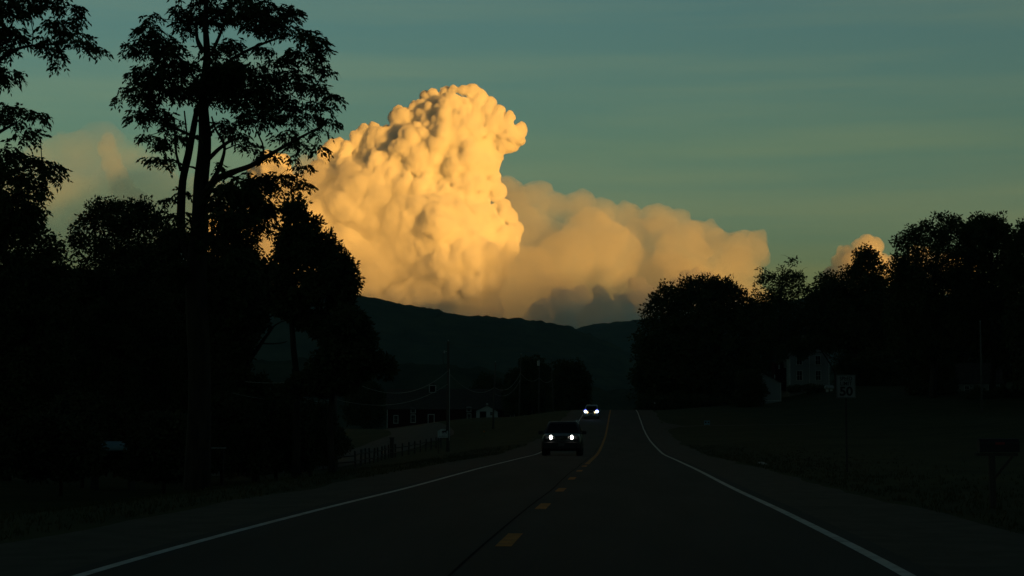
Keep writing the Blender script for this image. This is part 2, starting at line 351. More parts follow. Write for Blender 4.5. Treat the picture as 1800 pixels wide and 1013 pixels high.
# ------------------------------------------------------------------ mesh builder
class MB:
    def __init__(s): s.b = bmesh.new()
    def box(s, c, d, rz=0.0, bev=0.0, rot=None):
        r = bmesh.ops.create_cube(s.b, size=1.0); vs = r['verts']
        M = Matrix.Translation(Vector(c)) @ (rot if rot is not None else Matrix.Rotation(rz, 4, 'Z')) @ Matrix.Diagonal((d[0], d[1], d[2], 1))
        bmesh.ops.transform(s.b, matrix=M, verts=vs)
        if bev:
            es = {e for v in vs for e in v.link_edges}
            bmesh.ops.bevel(s.b, geom=list(es), offset=bev, segments=2, affect='EDGES', profile=.5)
        return s
    def tube(s, pts, rads, n=8, caps=True):
        pts = [Vector(p) for p in pts]
        if not hasattr(rads, '__len__'): rads = [rads] * len(pts)
        rings = []; up = None
        for i, p in enumerate(pts):
            t = (pts[min(i + 1, len(pts) - 1)] - pts[max(i - 1, 0)]); t = t.normalized() if t.length > 1e-9 else Vector((0, 0, 1))
            if up is None:
                up = t.orthogonal().normalized()
            u = (up - t * up.dot(t)); u = u.normalized() if u.length > 1e-6 else t.orthogonal().normalized(); up = u; w = t.cross(u)
            rings.append([s.b.verts.new(p + (u * math.cos(a) + w * math.sin(a)) * rads[i]) for a in [2 * math.pi * k / n for k in range(n)]])
        for a, b in zip(rings, rings[1:]):
            for k in range(n): s.b.faces.new((a[k], a[(k + 1) % n], b[(k + 1) % n], b[k]))
        if caps:
            s.b.faces.new(rings[0][::-1]); s.b.faces.new(rings[-1])
        return s
    def prism(s, poly, a, b, axis='y'):
        """poly: 2-D outline; extruded from a to b along axis (x: poly=(y,z); y: poly=(x,z); z: poly=(x,y))."""
        f = {'x': lambda p, t: (t, p[0], p[1]), 'y': lambda p, t: (p[0], t, p[1]), 'z': lambda p, t: (p[0], p[1], t)}[axis]
        A = [s.b.verts.new(f(p, a)) for p in poly]; B = [s.b.verts.new(f(p, b)) for p in poly]; n = len(poly)
        s.b.faces.new(A); s.b.faces.new(B[::-1])
        for k in range(n): s.b.faces.new((A[k], B[k], B[(k + 1) % n], A[(k + 1) % n]))
        return s
    def loft(s, rings, cap=True):
        R_ = [[s.b.verts.new(p) for p in r] for r in rings]; n = len(R_[0])
        for a, b in zip(R_, R_[1:]):
            for k in range(n): s.b.faces.new((a[k], a[(k + 1) % n], b[(k + 1) % n], b[k]))
        if cap: s.b.faces.new(R_[0][::-1]); s.b.faces.new(R_[-1])
        return s
    def mesh(s, name, m, sm=False):
        bmesh.ops.recalc_face_normals(s.b, faces=s.b.faces[:])
        me = bpy.data.meshes.new(name); s.b.to_mesh(me); s.b.free()
        if sm:
            for p in me.polygons: p.use_smooth = True
        if m: me.materials.append(m)
        return me
    def build(s, name, m, parent=None, loc=None, sm=False): return link(name, s.mesh(name, m, sm), parent, loc)
def sharpen(o, a=30):
    me = o.data
    b = bmesh.new(); b.from_mesh(me)
    for e in b.edges: e.smooth = not (len(e.link_faces) == 2 and e.calc_face_angle(0) > R(a))
    for f in b.faces: f.smooth = True
    b.to_mesh(me); b.free(); return o
def copy_tree(o, parent=None):
    c = o.copy(); COL.objects.link(c); c.parent = parent
    for ch in list(o.children): copy_tree(ch, c)
    return c

# ------------------------------------------------------------------ road
ASPHALT = mat('asphalt', (0.036, 0.037, 0.038), 0.93, (0.050, 0.050, 0.050), 0.9, 9, bump=0.06, spec=0.1, stretch=(1, .12, 1))
SHOULD = mat('gravel_shoulder', (0.055, 0.050, 0.043), 0.95, (0.080, 0.072, 0.062), 2.0, 10, bump=0.1, spec=0.1)
TAR = mat('crack_tar', (0.030, 0.030, 0.031), 1.0, spec=0.0)
WHITE_L = mat('road_paint_white', (0.55, 0.56, 0.54), 0.8, (0.28, 0.28, 0.27), 3.0, 10, contrast=(.45, .75))
YELLOW_L = mat('road_paint_yellow', (0.46, 0.17, 0.010), 0.9, (0.16, 0.07, 0.015), 4.0, 10, contrast=(.45, .75))
ry = ax((-250, -10, 25), (-10, 120, 131), (120, 330, 106), (330, 700, 20))
def strip(name, x0, x1, y0, y1, lift, m, wob=0.0, nx=2, kind='structure', parent=None):
    ys = ry[(ry > y0) & (ry < y1)]; ys = np.concatenate([[y0], ys, [y1]])
    t = np.linspace(0, 1, nx); off = (vnoise(np.stack([ys, ys * 0, ys * 0], 1), 7.0, int(abs(x0) * 10)) - .5) * wob
    X = (x0 + off)[:, None] * (1 - t) + (x1 + off)[:, None] * t
    Y = np.repeat(ys[:, None], nx, 1); Z = road_z(Y) + lift
    n, k = X.shape; i = np.arange(n * k).reshape(n, k)
    Fc = np.stack([i[:-1, :-1], i[:-1, 1:], i[1:, 1:], i[1:, :-1]], -1).reshape(-1, 4)
    o = link(name, mesh_np(name, np.stack([X, Y, Z], -1).reshape(-1, 3), Fc, m, False), parent)
    if kind: o['kind'] = kind
    return o
# shoulders with a ragged grass edge
def shoulder(name, xin, xout, seed):
    ys = ry; w = vnoise(np.stack([ys, ys * 0, ys * 0], 1), 5.0, seed) * .5 + vnoise(np.stack([ys, ys * 0, ys * 0], 1), 1.7, seed + 1) * .22
    sg = 1 if xout > xin else -1
    xo = xout - sg * w + sg * .25
    if sg > 0: xo = xo + 1.8 * np.exp(-((ys - 176) / 7) ** 2)      # flare where the farm track joins
    X = np.stack([xin + 0 * ys, xin * .5 + xo * .5, xo], 1); Y = np.repeat(ys[:, None], 3, 1)
    Z = np.stack([road_z(ys) + .002, road_z(ys), ground_z(xo, ys) + .006], 1)
    n, k = X.shape; i = np.arange(n * k).reshape(n, k)
    Fc = np.stack([i[:-1, :-1], i[:-1, 1:], i[1:, 1:], i[1:, :-1]], -1).reshape(-1, 4)
    tag(link(name, mesh_np(name, np.stack([X, Y, Z], -1).reshape(-1, 3), Fc, SHOULD, True)), kind='structure')
shoulder('shoulder', RR + .15, SR, 61); shoulder('shoulder', RL - .15, SL, 65)
strip('road', RL - .3, RR + .3, -250, 700, 0.006, ASPHALT, nx=9)
strip('edge_line', RR - .06, RR + .07, -20, 330, 0.010, WHITE_L, wob=.03)
strip('edge_line', RL - .07, RL + .05, -20, 330, 0.010, WHITE_L, wob=.03)
strip('tar_seam', CX - .40, CX - .37, 12, 120, 0.0085, TAR, wob=.05)
for y0 in (-14, -6, 2, 9.4, 17.5, 25.7, 33.8, 42.2, 50.2, 57.5):
    strip('centre_dash', CX - .26, CX - .08, y0, y0 + 2.1, 0.010, YELLOW_L)
strip('centre_line', CX - .25, CX - .07, 62, 330, 0.010, YELLOW_L, wob=.02)
# tracks: left gravel drive to the barn, right farm track
def path(name, pts, widths, m, lift=0.03):
    pts = np.array(pts, float); t = np.linspace(0, 1, len(pts)); T = np.linspace(0, 1, 60)
    X = _pchip(t, pts[:, 0], T); Y = _pchip(t, pts[:, 1], T); W = np.interp(T, t, widths)
    dx = np.gradient(X); dy = np.gradient(Y); L = np.hypot(dx, dy); nx_, ny_ = -dy / L, dx / L
    K = np.linspace(-.5, .5, 5); XX = X[:, None] + nx_[:, None] * W[:, None] * K; YY = Y[:, None] + ny_[:, None] * W[:, None] * K
    ZZ = ground_z(XX, YY) + lift; n, k = XX.shape; i = np.arange(n * k).reshape(n, k)
    Fc = np.stack([i[:-1, :-1], i[:-1, 1:], i[1:, 1:], i[1:, :-1]], -1).reshape(-1, 4)
    tag(link(name, mesh_np(name, np.stack([XX, YY, ZZ], -1).reshape(-1, 3), Fc, m, True)), kind='structure')
def hit(px, py, y0=6.0, y1=900.0):
    """Where the sight line through a photo pixel meets the ground."""
    ys = np.arange(y0, y1, 0.5); d = ray(px, py); fw = Vector((-math.sin(YAW), math.cos(YAW), 0)); dd = d.dot(fw)
    x = EYE.x + d.x / dd * ys; y = EYE.y + d.y / dd * ys; z = EYE.z + d.z / dd * ys
    g = ground_z(x, y); k = np.nonzero(z <= g)[0]
    if not len(k): return None
    return (float(x[k[0]]), float(y[k[0]]), float(g[k[0]]))
DRIVE = [hit(*p) for p in [(300, 838), (560, 818), (640, 797), (700, 779), (740, 765)]] + [(-37, 270, 0), (-48, 350, 0), (-52, 424, 0)]
DRIVE2 = [hit(*p) for p in [(1165, 751), (1240, 749), (1330, 748), (1430, 746)]]
print('DRIVE', DRIVE, DRIVE2)
path('farm_drive', [(p[0], p[1]) for p in DRIVE], [3, 4.5, 6, 6.5, 8, 8, 9, 12], mat('drive_gravel', (.078, .072, .064), .95, (.11, .10, .09), 1.5, 10, spec=.05), .03)
path('farm_track', [(SR - .3, 176)] + [(p[0], p[1]) for p in DRIVE2], [4.2, 2.6, 1.8, 1.6, 1.6], SHOULD, .03)
# ------------------------------------------------------------------ trees
BARK = mat('bark', (0.045, 0.038, 0.030), 0.95, (0.022, 0.019, 0.016), 5.0, 8, bump=0.5, stretch=(1, 1, .2), spec=0.1)
LEAF = mat('leaf_locust', (0.038, 0.052, 0.020), 0.8, (0.055, 0.070, 0.028), 1.2, 3, spec=0.12)
LEAF2 = mat('leaf_maple', (0.034, 0.048, 0.020), 0.8, (0.058, 0.070, 0.030), 0.6, 3, spec=0.12)
LEAF3 = mat('leaf_shrub', (0.040, 0.050, 0.024), 0.8, (0.060, 0.068, 0.032), 0.8, 3, spec=0.12)
RIGHT_ = Vector((math.cos(YAW), math.sin(YAW), 0))
def leaf_mesh(P, D, Ln, Wd, r_, twist=0.5):
    """Pointed leaf quads at P along unit directions D."""
    n = len(P); s = r_.normal(size=(n, 3)); s -= D * (s * D).sum(1)[:, None]; s /= np.linalg.norm(s, axis=1)[:, None] + 1e-9
    L = Ln[:, None]; W = Wd[:, None]
    nrm = np.cross(D, s)
    v0 = P; v1 = P + D * L * .42 + s * W * .5 + nrm * W * .1; v2 = P + D * L; v3 = P + D * L * .42 - s * W * .5 + nrm * W * .1
    V = np.stack([v0, v1, v2, v3], 1).reshape(-1, 3)
    return V, np.arange(n * 4).reshape(n, 4)
def bend(a, b, r_, sag=0.0, k=5, w=.06):
    a = Vector(a); b = Vector(b); L = (b - a).length; o = Vector(r_.normal(size=3)) * L * w; o2 = Vector(r_.normal(size=3)) * L * w
    return [a.lerp(b, t) + o * math.sin(math.pi * t) + o2 * math.sin(2 * math.pi * t) * .6 + Vector((0, 0, -sag * L * math.sin(math.pi * t))) for t in [i / k for i in range(k + 1)]]
def nearest(pts, q, below=True):
    best = None
    for p, rad in pts:
        d = (p - q).length + (max(0, p.z - q.z) * 1.6 if below else 0)
        if best is None or d < best[0]: best = (d, p, rad)
    return best[1], best[2]
def padtree(name, label, dist, stems, pads, seed, scale=1.0, off=(0, 0), dens=1.0, leafL=.17, leafW=.055, group=None, deep=1.0, leafm=None):
    """A near tree drawn branch by branch. stems: lists of (px, py, width px, depth m); pads: leafy sprays (px, py, rx, ry)."""
    r_ = np.random.default_rng(seed); S = dist / F
    base = stems[0][0]; root3 = at(base[0], base[1], dist + base[3])
    g = gz(root3.x, root3.y); t = empty(name, (root3.x, root3.y, g), label, 'tree', group)
    O = Vector((root3.x, root3.y, g)); mb = MB(); nodes = []
    for st in stems:
        pts = [at(p[0], p[1], dist + p[3]) - O for p in st]; rad = [p[2] * S * .5 for p in st]
        if st is stems[0]: pts[0].z = min(pts[0].z, -.2)
        # resample smoothly
        A = np.array(pts); tt = np.linspace(0, 1, len(A)); T = np.linspace(0, 1, len(A) * 4)
        X = np.stack([_pchip(tt, A[:, k], T) for k in range(3)], 1); rr = np.interp(T, tt, rad) * (1 + .10 * (vnoise(np.stack([T * 9, T * 0, T * 0], 1), 1, seed) - .5))
        P = [Vector(x) for x in X]; mb.tube(P, list(rr), 10 if rad[0] > .1 else 6)
        nodes += [(p, r) for p, r in zip(P, rr)]
    LP, LD = [], []; main = list(nodes)
    for (cx, cy, rx, ry) in pads:
        cx = cx / scale + off[0]; cy = cy / scale + off[1]; rx /= scale; ry /= scale
        dz = r_.normal() * 1.3 * deep
        c = at(cx, cy, dist + dz) - O; a, ra = nearest(nodes, c)
        tw = bend(a, c, r_, sag=-.05, k=6); r0 = min(ra * .55, .035 + .008 * (c - a).length)
        mb.tube(tw, [r0 + (.008 - r0) * i / 6 for i in range(7)], 5, caps=False); nodes += [(p, .012) for p in tw[2:]]
        nf = int(max(5, rx * ry * .085 * dens))
        for q in range(nf):
            while True:
                u = r_.uniform(-1, 1, 3)
                if (u ** 2).sum() < 1: break
            # sprays hang: thicker above, drooping at the rim
            f = c + RIGHT_ * (u[0] * rx * S) + Vector((0, 0, (u[2] * ry - .30 * ry * u[0] ** 2) * S)) + Vector((0, u[1] * rx * S * .9, 0))
            if q % 3 == 0: mb.tube(bend(c, f, r_, k=2), [.008, .006, .004], 3, caps=False)
            out = np.array([u[0] * .8 + r_.normal() * .35, u[1] * .8 + r_.normal() * .35, -.15 + r_.normal() * .25]); out /= np.linalg.norm(out) + 1e-6
            rach = .22                       # a leaf: a short stalk with paired drooping leaflets
            for j in range(7):
                sdn = 1 if j % 2 else -1; side_ = np.cross(out, (0, 0, 1)); side_ /= np.linalg.norm(side_) + 1e-6
                p = np.array(f) + out * rach * (j // 2 + 1) / 4 - np.array((0, 0, 1)) * rach * .10 * ((j // 2) ** 1.4)
                d = out * .55 + side_ * sdn * .8 * (j < 6) + np.array((0, 0, -.55)) + r_.normal(size=3) * .22; LP.append(p); LD.append(d / np.linalg.norm(d))
    LP = np.array(LP); LD = np.array(LD); n = len(LP)
    V, Fc = leaf_mesh(LP, LD, leafL * r_.uniform(.7, 1.25, n), leafW * r_.uniform(.8, 1.3, n), r_)
    mb.build('trunk', BARK, t, sm=True); link('crown', mesh_np('crown', V, Fc, leafm or LEAF), t)
    return t
def inside(poly, x, y):
    c = False; n = len(poly)
    for i in range(n):
        x0, y0 = poly[i]; x1, y1 = poly[i - 1]
        if (y0 > y) != (y1 > y) and x < (x1 - x0) * (y - y0) / (y1 - y0) + x0: c = not c
    return c
def edge_dist(poly, x, y):
    best = 1e9
    for i in range(len(poly)):
        ax_, ay = poly[i]; bx, by = poly[i - 1]; L = (bx - ax_) ** 2 + (by - ay) ** 2
        t = 0 if L == 0 else max(0, min(1, ((x - ax_) * (bx - ax_) + (y - ay) * (by - ay)) / L))
        best = min(best, math.hypot(ax_ + t * (bx - ax_) - x, ay + t * (by - ay) - y))
    return best
def crowntree(name, label, dist, poly, trunk, seed, clump, n, leaves, leafL, m, cat='tree', group=None, thick=.8, limbs=30, fill=.85, leafW=.55, bare=()):
    """A tree or shrub with its own crown outline (photo pixels) and real depth; clump radius and leaf length in metres."""
    r_ = np.random.default_rng(seed); S = dist / F
    b3 = at(trunk[0][0], trunk[0][1], dist); g = gz(b3.x, b3.y); O = Vector((b3.x, b3.y, g))
    t = empty(name, O, label, cat, group)
    mb = MB(); nodes = []
    pts = [at(p[0], p[1], dist) - O for p in trunk]; pts[0] = Vector((0, 0, -.3))
    rad = [p[2] * S * .5 for p in trunk]; A = np.array(pts); tt = np.linspace(0, 1, len(A)); T = np.linspace(0, 1, len(A) * 4)
    X = np.stack([_pchip(tt, A[:, k], T) for k in range(3)], 1); rr = np.interp(T, tt, rad); P = [Vector(x) for x in X]
    mb.tube(P, list(rr), 9); nodes += list(zip(P, rr))
    xs = [p[0] for p in poly]; ys = [p[1] for p in poly]; C = []; cpx = clump / S
    wmid = (max(xs) - min(xs)) * .5
    k = 0
    while len(C) < n and k < n * 60:
        k += 1; x = r_.uniform(min(xs), max(xs)); y = r_.uniform(min(ys), max(ys))
        if not inside(poly, x, y): continue
        e = edge_dist(poly, x, y)
        if e < cpx * .45: continue
        if r_.random() > (fill if e > cpx * 1.2 else 1.0): continue
        dep = min(1, e / wmid * 1.6) ** .5 * wmid * S * thick; dz = r_.uniform(-1, 1) * dep
        C.append((at(x, y, dist + dz) - O, clump * r_.uniform(.55, 1.15) * (1 if e > cpx else .8)))
    LP, LD = [], []
    for i, (c, rc) in enumerate(C):
        if i < limbs:
            a, ra = nearest(nodes, c); tw = bend(a, c, r_, k=5); r0 = min(ra * .6, .02 + .012 * (c - a).length)
            mb.tube(tw, [r0 + (.012 - r0) * j / 5 for j in range(6)], 5, caps=False); nodes += [(p, r0 * (1 - j / 7)) for j, p in enumerate(tw) if j > 1]
        nl = int(leaves * (rc / clump) ** 2)
        d = r_.normal(size=(nl, 3)); d /= np.linalg.norm(d, axis=1)[:, None]; rad_ = rc * r_.random(nl) ** .45
        # several twigs per clump, so its outline breaks up
        hub = r_.normal(size=(7, 3)); hub /= np.linalg.norm(hub, axis=1)[:, None]; hub *= rc * .75
        w = r_.integers(0, 7, nl)
        p = np.array(c) + hub[w] * .7 + d * (rad_ * .62)[:, None] * np.array((1, 1, .72))
        LP.append(p); dd = d * .7 + hub[w] / rc * .5 + r_.normal(size=(nl, 3)) * .5 + np.array((0, 0, -.15)); LD.append(dd / np.linalg.norm(dd, axis=1)[:, None])
    for (x, y) in bare:                        # bare twigs standing out of the crown
        c = at(x, y, dist) - O; a, ra = nearest(nodes, c); tw = bend(a, c, r_, k=5); mb.tube(tw, [.05, .045, .04, .03, .025, .015], 4, caps=False)
    LP = np.concatenate(LP); LD = np.concatenate(LD); n_ = len(LP)
    V, Fc = leaf_mesh(LP, LD, leafL * r_.uniform(.6, 1.3, n_), leafL * leafW * r_.uniform(.7, 1.3, n_), r_)
    mb.build('stem' if cat == 'shrub' else 'trunk', BARK, t, sm=True); link('foliage' if cat == 'shrub' else 'crown', mesh_np('crown', V, Fc, m), t)
    return t

PADS_A = [(680,75,28,22),(665,110,36,20),(640,135,40,26),(700,165,70,30),(590,228,42,14),(640,200,70,32),(740,215,70,44),(820,110,36,44),(800,40,34,36),(940,50,100,60),(1080,30,66,50),(1200,40,70,44),(1290,50,46,42),(1150,90,80,44),(1240,115,76,36),(1340,150,66,24),(1395,165,36,30),
(1430,205,38,32),(1350,235,80,32),(1245,262,56,24),(1130,310,84,34),(1000,300,70,44),(860,290,50,36),(760,290,80,54),(660,310,60,34),(600,330,30,14),(650,368,72,26),(592,400,40,20),(545,435,24,12),(640,440,50,26),(720,385,80,60),(820,395,60,54),(960,380,110,84),(1100,415,110,76),(1200,370,70,46),(1300,335,84,34),(1420,292,40,24),(1455,318,24,16),(1380,385,76,30),(1480,430,42,24),(1420,462,64,20),(1250,455,86,44),(1150,515,96,40),(1290,520,50,32),(1380,525,56,24),(1462,532,32,20),(1420,590,32,15),(1280,600,64,22),(1340,642,48,16),(1422,660,26,22),(1320,700,30,14),(1345,742,40,13),(1200,690,52,18),(1110,650,44,20),(620,510,42,34),(690,500,58,34),(760,540,36,46),(655,605,42,14),(720,640,38,30),(695,703,48,18),(770,720,28,14),(780,610,40,20),(835,600,26,14),(1000,555,56,32),(1050,600,44,22),(1240,790,86,28),(1330,812,48,18),(1120,800,90,32),(1010,830,60,40),(1240,850,30,14),(1080,880,84,40),(1160,905,50,40),(820,860,32,24),(740,890,30,14),(1100,960,84,40),(1000,960,60,46),(1200,920,40,34),(1000,1020,60,50),(1080,1050,60,46)]
STEMS_A = [[(346,850,48,0),(351,700,41,0),(347,560,38,0),(345,480,36,0),(351,400,31,0),(353,330,27,.1),(360,250,23,.2),(357,170,17,.2),(364,100,13,.2),(361,30,9,0),(370,-90,6,0)],
 [(344,470,20,.3),(318,400,15,.6),(320,330,15,.9),(333,265,13,1.0),(342,215,11,.9),(346,190,8,.8)],[(318,300,7,.8),(310,270,5,.9),(306,210,4,1.0)],[(320,300,6,.9),(329,250,4,.8),(324,195,3,.7)],
 [(360,345,17,0),(377,318,13,-.5),(400,306,11,-.9),(440,292,9,-1.4),(478,270,7,-1.8),(520,246,5,-2.2),(560,225,3,-2.4)],[(362,285,9,0),(385,262,7,.4),(405,248,6,.8),(430,240,3,1)],
 [(372,320,9,0),(388,290,8,.2),(395,260,6,.4),(378,225,4,.5),(372,205,3,.5)],[(356,90,10,0),(346,65,7,.4),(345,30,5,.6)],[(372,95,7,0),(385,65,6,-.4),(395,40,4,-.6)],
 [(366,150,9,0),(400,110,6,.8),(450,82,5,1.4),(510,60,3,1.8)],[(362,180,8,0),(330,120,5,-.8),(275,70,3,-1.5)],[(362,250,7,0),(290,215,4,-.6),(240,170,3,-1)],[(366,40,7,0),(420,0,5,.5),(500,-30,3,.9)]]
PADS_A += [(800,960,40,30),(850,1010,40,30),(790,1040,40,30),(960,740,30,16),(940,900,40,30),(890,1060,60,40)]
PADS_A += [(950,1080,60,40),(1050,1150,70,50),(930,1200,60,50),(1100,1250,60,50),(800,1100,50,40),(770,1200,60,50),(860,1300,60,50),(1000,1330,80,60),(760,1020,40,30),(860,-60,90,50),(1000,-80,110,60),(1120,-60,80,50),(920,-160,90,60),(1030,-190,70,50),(960,-260,50,40)]
_r = np.random.default_rng(99)
for _k in range(10):
    PADS_A.append((_r.uniform(800, 1200), _r.uniform(40, 500), _r.uniform(26, 60), _r.uniform(18, 46)))
for _k in range(16):
    PADS_A.append((_r.uniform(930, 1180), _r.uniform(780, 1050), _r.uniform(30, 60), _r.uniform(20, 40)))
padtree('locust_tree', 'tall locust tree with forked trunk and drooping leaf sprays against the golden cloud', 46, STEMS_A, PADS_A, 11, 2.532, dens=2.0, leafL=.155, leafW=.06)
PADS_B = [(40,40,80,50),(140,20,50,26),(230,18,66,20),(330,30,40,24),(352,80,30,22),(250,110,70,24),(320,150,60,24),(400,195,46,18),(440,222,20,14),(340,188,40,16),(60,150,70,44),(20,210,50,34),(210,190,50,28),(250,240,30,24),(272,285,18,14),(50,320,42,22),(20,345,34,22),(30,470,34,20),(100,490,50,20),(170,505,30,20),(60,532,42,16),(120,570,48,15),(172,600,24,12),(90,618,34,12),(20,660,46,16),(60,700,70,24),(160,712,66,20),(230,740,42,28),(252,782,28,15),(180,772,44,20),(120,800,66,32),(40,770,60,50),(205,850,36,15),(100,870,76,32),(30,900,70,70),(140,930,54,40),(60,990,90,60),(-80,100,100,80),(-90,300,90,70),(-80,500,80,60),(-90,700,90,80),(-60,860,80,80),(-100,-60,100,70),(60,-60,100,50),(200,-50,90,40)]
PADS_B += [(-200,-20,90,60),(-140,-140,100,60),(0,-160,90,50),(-230,150,80,50),(-220,340,80,50),(-230,560,70,50),(-120,-240,60,50),(-210,760,80,50)]
STEMS_B = [[(-62,870,48,0),(-60,700,42,0),(-58,500,36,0),(-55,350,30,0),(-52,200,24,0),(-50,60,16,0),(-48,-60,8,0)],[(-50,150,14,0),(-20,125,10,-.2),(0,105,8,-.3),(25,88,6,-.4),(60,80,4,-.6),(110,78,3,-.8)],
 [(-52,260,12,0),(-20,245,8,.2),(0,232,6,.3),(30,215,4,.4)],[(-54,370,12,0),(-10,330,8,.2),(30,300,6,.3),(75,290,4,.3)]]
padtree('locust_tree', 'locust tree at the left edge of the photo reaching feathery branches over the sky', 40, STEMS_B, PADS_B, 13, 2.532, dens=1.9, leafL=.15, leafW=.058)
def T(*a, **k): crowntree(*a, **k)
T('maple_tree', 'dark tree with a pointed leafy top at the right end of the left-hand trees', 78,
  [(500,352),(520,338),(537,350),(547,374),(566,384),(570,402),(594,410),(604,432),(620,442),(624,466),(644,482),(641,506),(628,524),(640,560),(648,600),(600,640),(560,600),(520,575),(470,550),(440,505),(452,470),(470,445),(486,410),(478,385)], [(520,800,16),(522,690,12),(515,600,10),(510,500,8),(515,400,4)], 101, .62, 300, 160, .22, LEAF2, thick=.8, limbs=60, fill=.85)
T('maple_tree', 'lower spreading tree hanging in front of the hill beside the pointed one', 72,
  [(600,520),(636,540),(650,568),(656,600),(678,625),(700,648),(694,668),(650,660),(620,690),(560,700),(500,700),(480,680),(530,650),(560,620),(565,580)], [(585,815,14),(580,740,10),(590,660,8),(600,580,5)], 102, .55, 260, 140, .22, LEAF2, thick=.9, limbs=60, fill=.75)
T('maple_tree', 'broken old tree with crooked bare limbs between the tall trunk and the hill', 84,
  [(360,470),(400,440),(440,430),(470,470),(480,520),(500,545),(475,570),(450,600),(440,640),(490,680),(540,720),(560,770),(500,800),(380,810),(350,700)], [(450,815,15),(448,740,11),(430,660,9),(455,610,7),(480,575,4)], 103, .6, 330, 160, .23, LEAF2, thick=.9, limbs=70, fill=.75, bare=[(520,560),(505,600),(540,640)])
T('ash_tree', 'bushy tree with a domed top just left of the tall forked trunk', 92,
  [(118,470),(122,400),(140,365),(165,344),(190,337),(215,345),(232,338),(255,348),(275,365),(292,378),(305,400),(318,440),(325,560),(320,700),(280,790),(170,800),(120,720),(112,560)], [(215,825,18),(216,700,14),(210,560,10),(205,420,5)], 104, .75, 420, 170, .22, LEAF2, thick=.7, limbs=60, fill=.9)
T('ash_tree', 'thin-topped tree seen between the domed tree and the tall trunk', 100,
  [(262,520),(268,440),(290,395),(312,385),(335,405),(352,430),(380,425),(410,400),(440,395),(462,420),(470,470),(455,560),(430,650),(400,760),(300,790),(262,680)], [(372,825,16),(370,700,12),(366,560,9),(360,450,5)], 105, .75, 400, 160, .22, LEAF2, thick=.7, limbs=60, fill=.85)
T('ash_tree', 'dense dark tree filling the left edge below the locust branches', 80,
  [(-120,420),(-60,360),(0,340),(40,345),(70,362),(84,385),(96,372),(104,400),(118,430),(125,560),(120,720),(80,800),(-60,810),(-130,700)], [(10,840,22),(8,700,16),(5,560,12),(10,430,6)], 106, .8, 420, 180, .22, LEAF2, thick=.7, limbs=60, fill=.9)
SHR = [([(20,840),(10,760),(60,725),(130,735),(180,765),(185,800),(170,845)], 'dark shrub at the foot of the leftmost dense tree', 62),
       ([(210,845),(225,760),(270,715),(330,730),(350,770),(345,845)], 'dark shrub crowding the foot of the tall forked locust', 66),
       ([(395,842),(400,760),(440,715),(500,705),(545,735),(560,790),(555,830)], 'round dark shrub below the crooked old tree', 88),
       ([(-160,850),(-150,740),(-90,700),(-20,720),(20,780),(10,850)], 'tall dark shrub at the left edge beside the verge', 58),
       ([(540,812),(545,770),(570,745),(600,750),(622,780),(615,808)], 'small dark bush beside the bend of the gravel drive', 118)]
SHR += [([(60,835),(60,740),(100,690),(170,690),(230,720),(250,835)], 'dark understory bush between the leftmost trees', 74),
  ([(300,835),(310,740),(350,700),(430,690),(470,730),(480,835)], 'dark understory bush right of the tall forked trunk', 80),
  ([(480,822),(490,730),(530,700),(580,705),(600,740),(596,822)], 'dark bush under the pointed tree, nearest the gravel drive', 96)]
for i, (pl, lb, d) in enumerate(SHR):
    cx = sum(p[0] for p in pl) / len(pl); by = max(p[1] for p in pl)
    T('shrub', lb, d, pl, [(cx, by, 8), (cx, by - 40, 5), (cx + 4, by - 80, 3)], 130 + i, .55, 210 if d < 100 else 60, 130, .2, LEAF3, cat='shrub', thick=.7, limbs=20, fill=.95)
BL = [([(-60,800),(-60,520),(20,440),(100,430),(150,480),(165,560),(165,800)], 'tall background tree behind the leftmost dense tree', 135),
  ([(130,805),(130,560),(170,450),(240,420),(300,450),(330,540),(330,805)], 'background tree behind the domed tree', 140),
  ([(290,800),(290,560),(330,480),(400,440),(450,480),(470,560),(440,640),(460,720),(470,800)], 'background tree filling the gap right of the tall trunk', 145)]
for i, (pl, lb, d) in enumerate(BL):
    cx = sum(p[0] for p in pl) / len(pl)
    T('ash_tree', lb, d, pl, [(cx, 820, 10), (cx, 700, 8), (cx + 3, 560, 4)], 220 + i, 1.15, 420, 150, .36, LEAF2, thick=.5, limbs=25, fill=1)
# right of the road
T('maple_tree', 'large round dense tree overhanging the right shoulder at the crest of the road', 300,
  [(1118,716),(1110,690),(1106,655),(1112,640),(1106,615),(1114,590),(1120,572),(1128,560),(1126,535),(1142,520),(1148,502),(1168,490),(1186,500),(1204,486),(1232,478),(1262,482),(1284,482),(1300,496),(1318,508),(1330,530),(1336,600),(1334,690),(1318,722)], [(1215,728,12),(1216,660,9),(1215,580,6),(1215,520,3)], 141, 2.3, 560, 150, .62, LEAF2, thick=.8, limbs=40, fill=.95)
T('maple_tree', 'sparse-topped tree standing out between the round tree and the darker grove', 345,
  [(1322,500),(1322,478),(1336,464),(1352,478),(1366,470),(1378,454),(1398,450),(1414,462),(1412,484),(1424,500),(1400,540),(1380,600),(1330,620),(1310,540)], [(1368,715,8),(1370,620,6),(1372,540,5),(1376,480,2)], 142, 1.7, 150, 75, .55, LEAF2, thick=.8, limbs=60, fill=.6, bare=[(1372,448),(1420,470)])
T('oak_tree', 'leafy tree with a rounded top left of the tall grove, above the farmhouse', 305,
  [(1408,520),(1428,488),(1450,476),(1476,468),(1494,462),(1502,442),(1520,430),(1542,434),(1552,452),(1560,470),(1568,520),(1570,610),(1500,618),(1440,612),(1400,590)], [(1500,712,10),(1502,640,8),(1510,560,6),(1520,480,3)], 143, 2.1, 330, 130, .6, LEAF2, thick=.8, limbs=50, fill=.85)
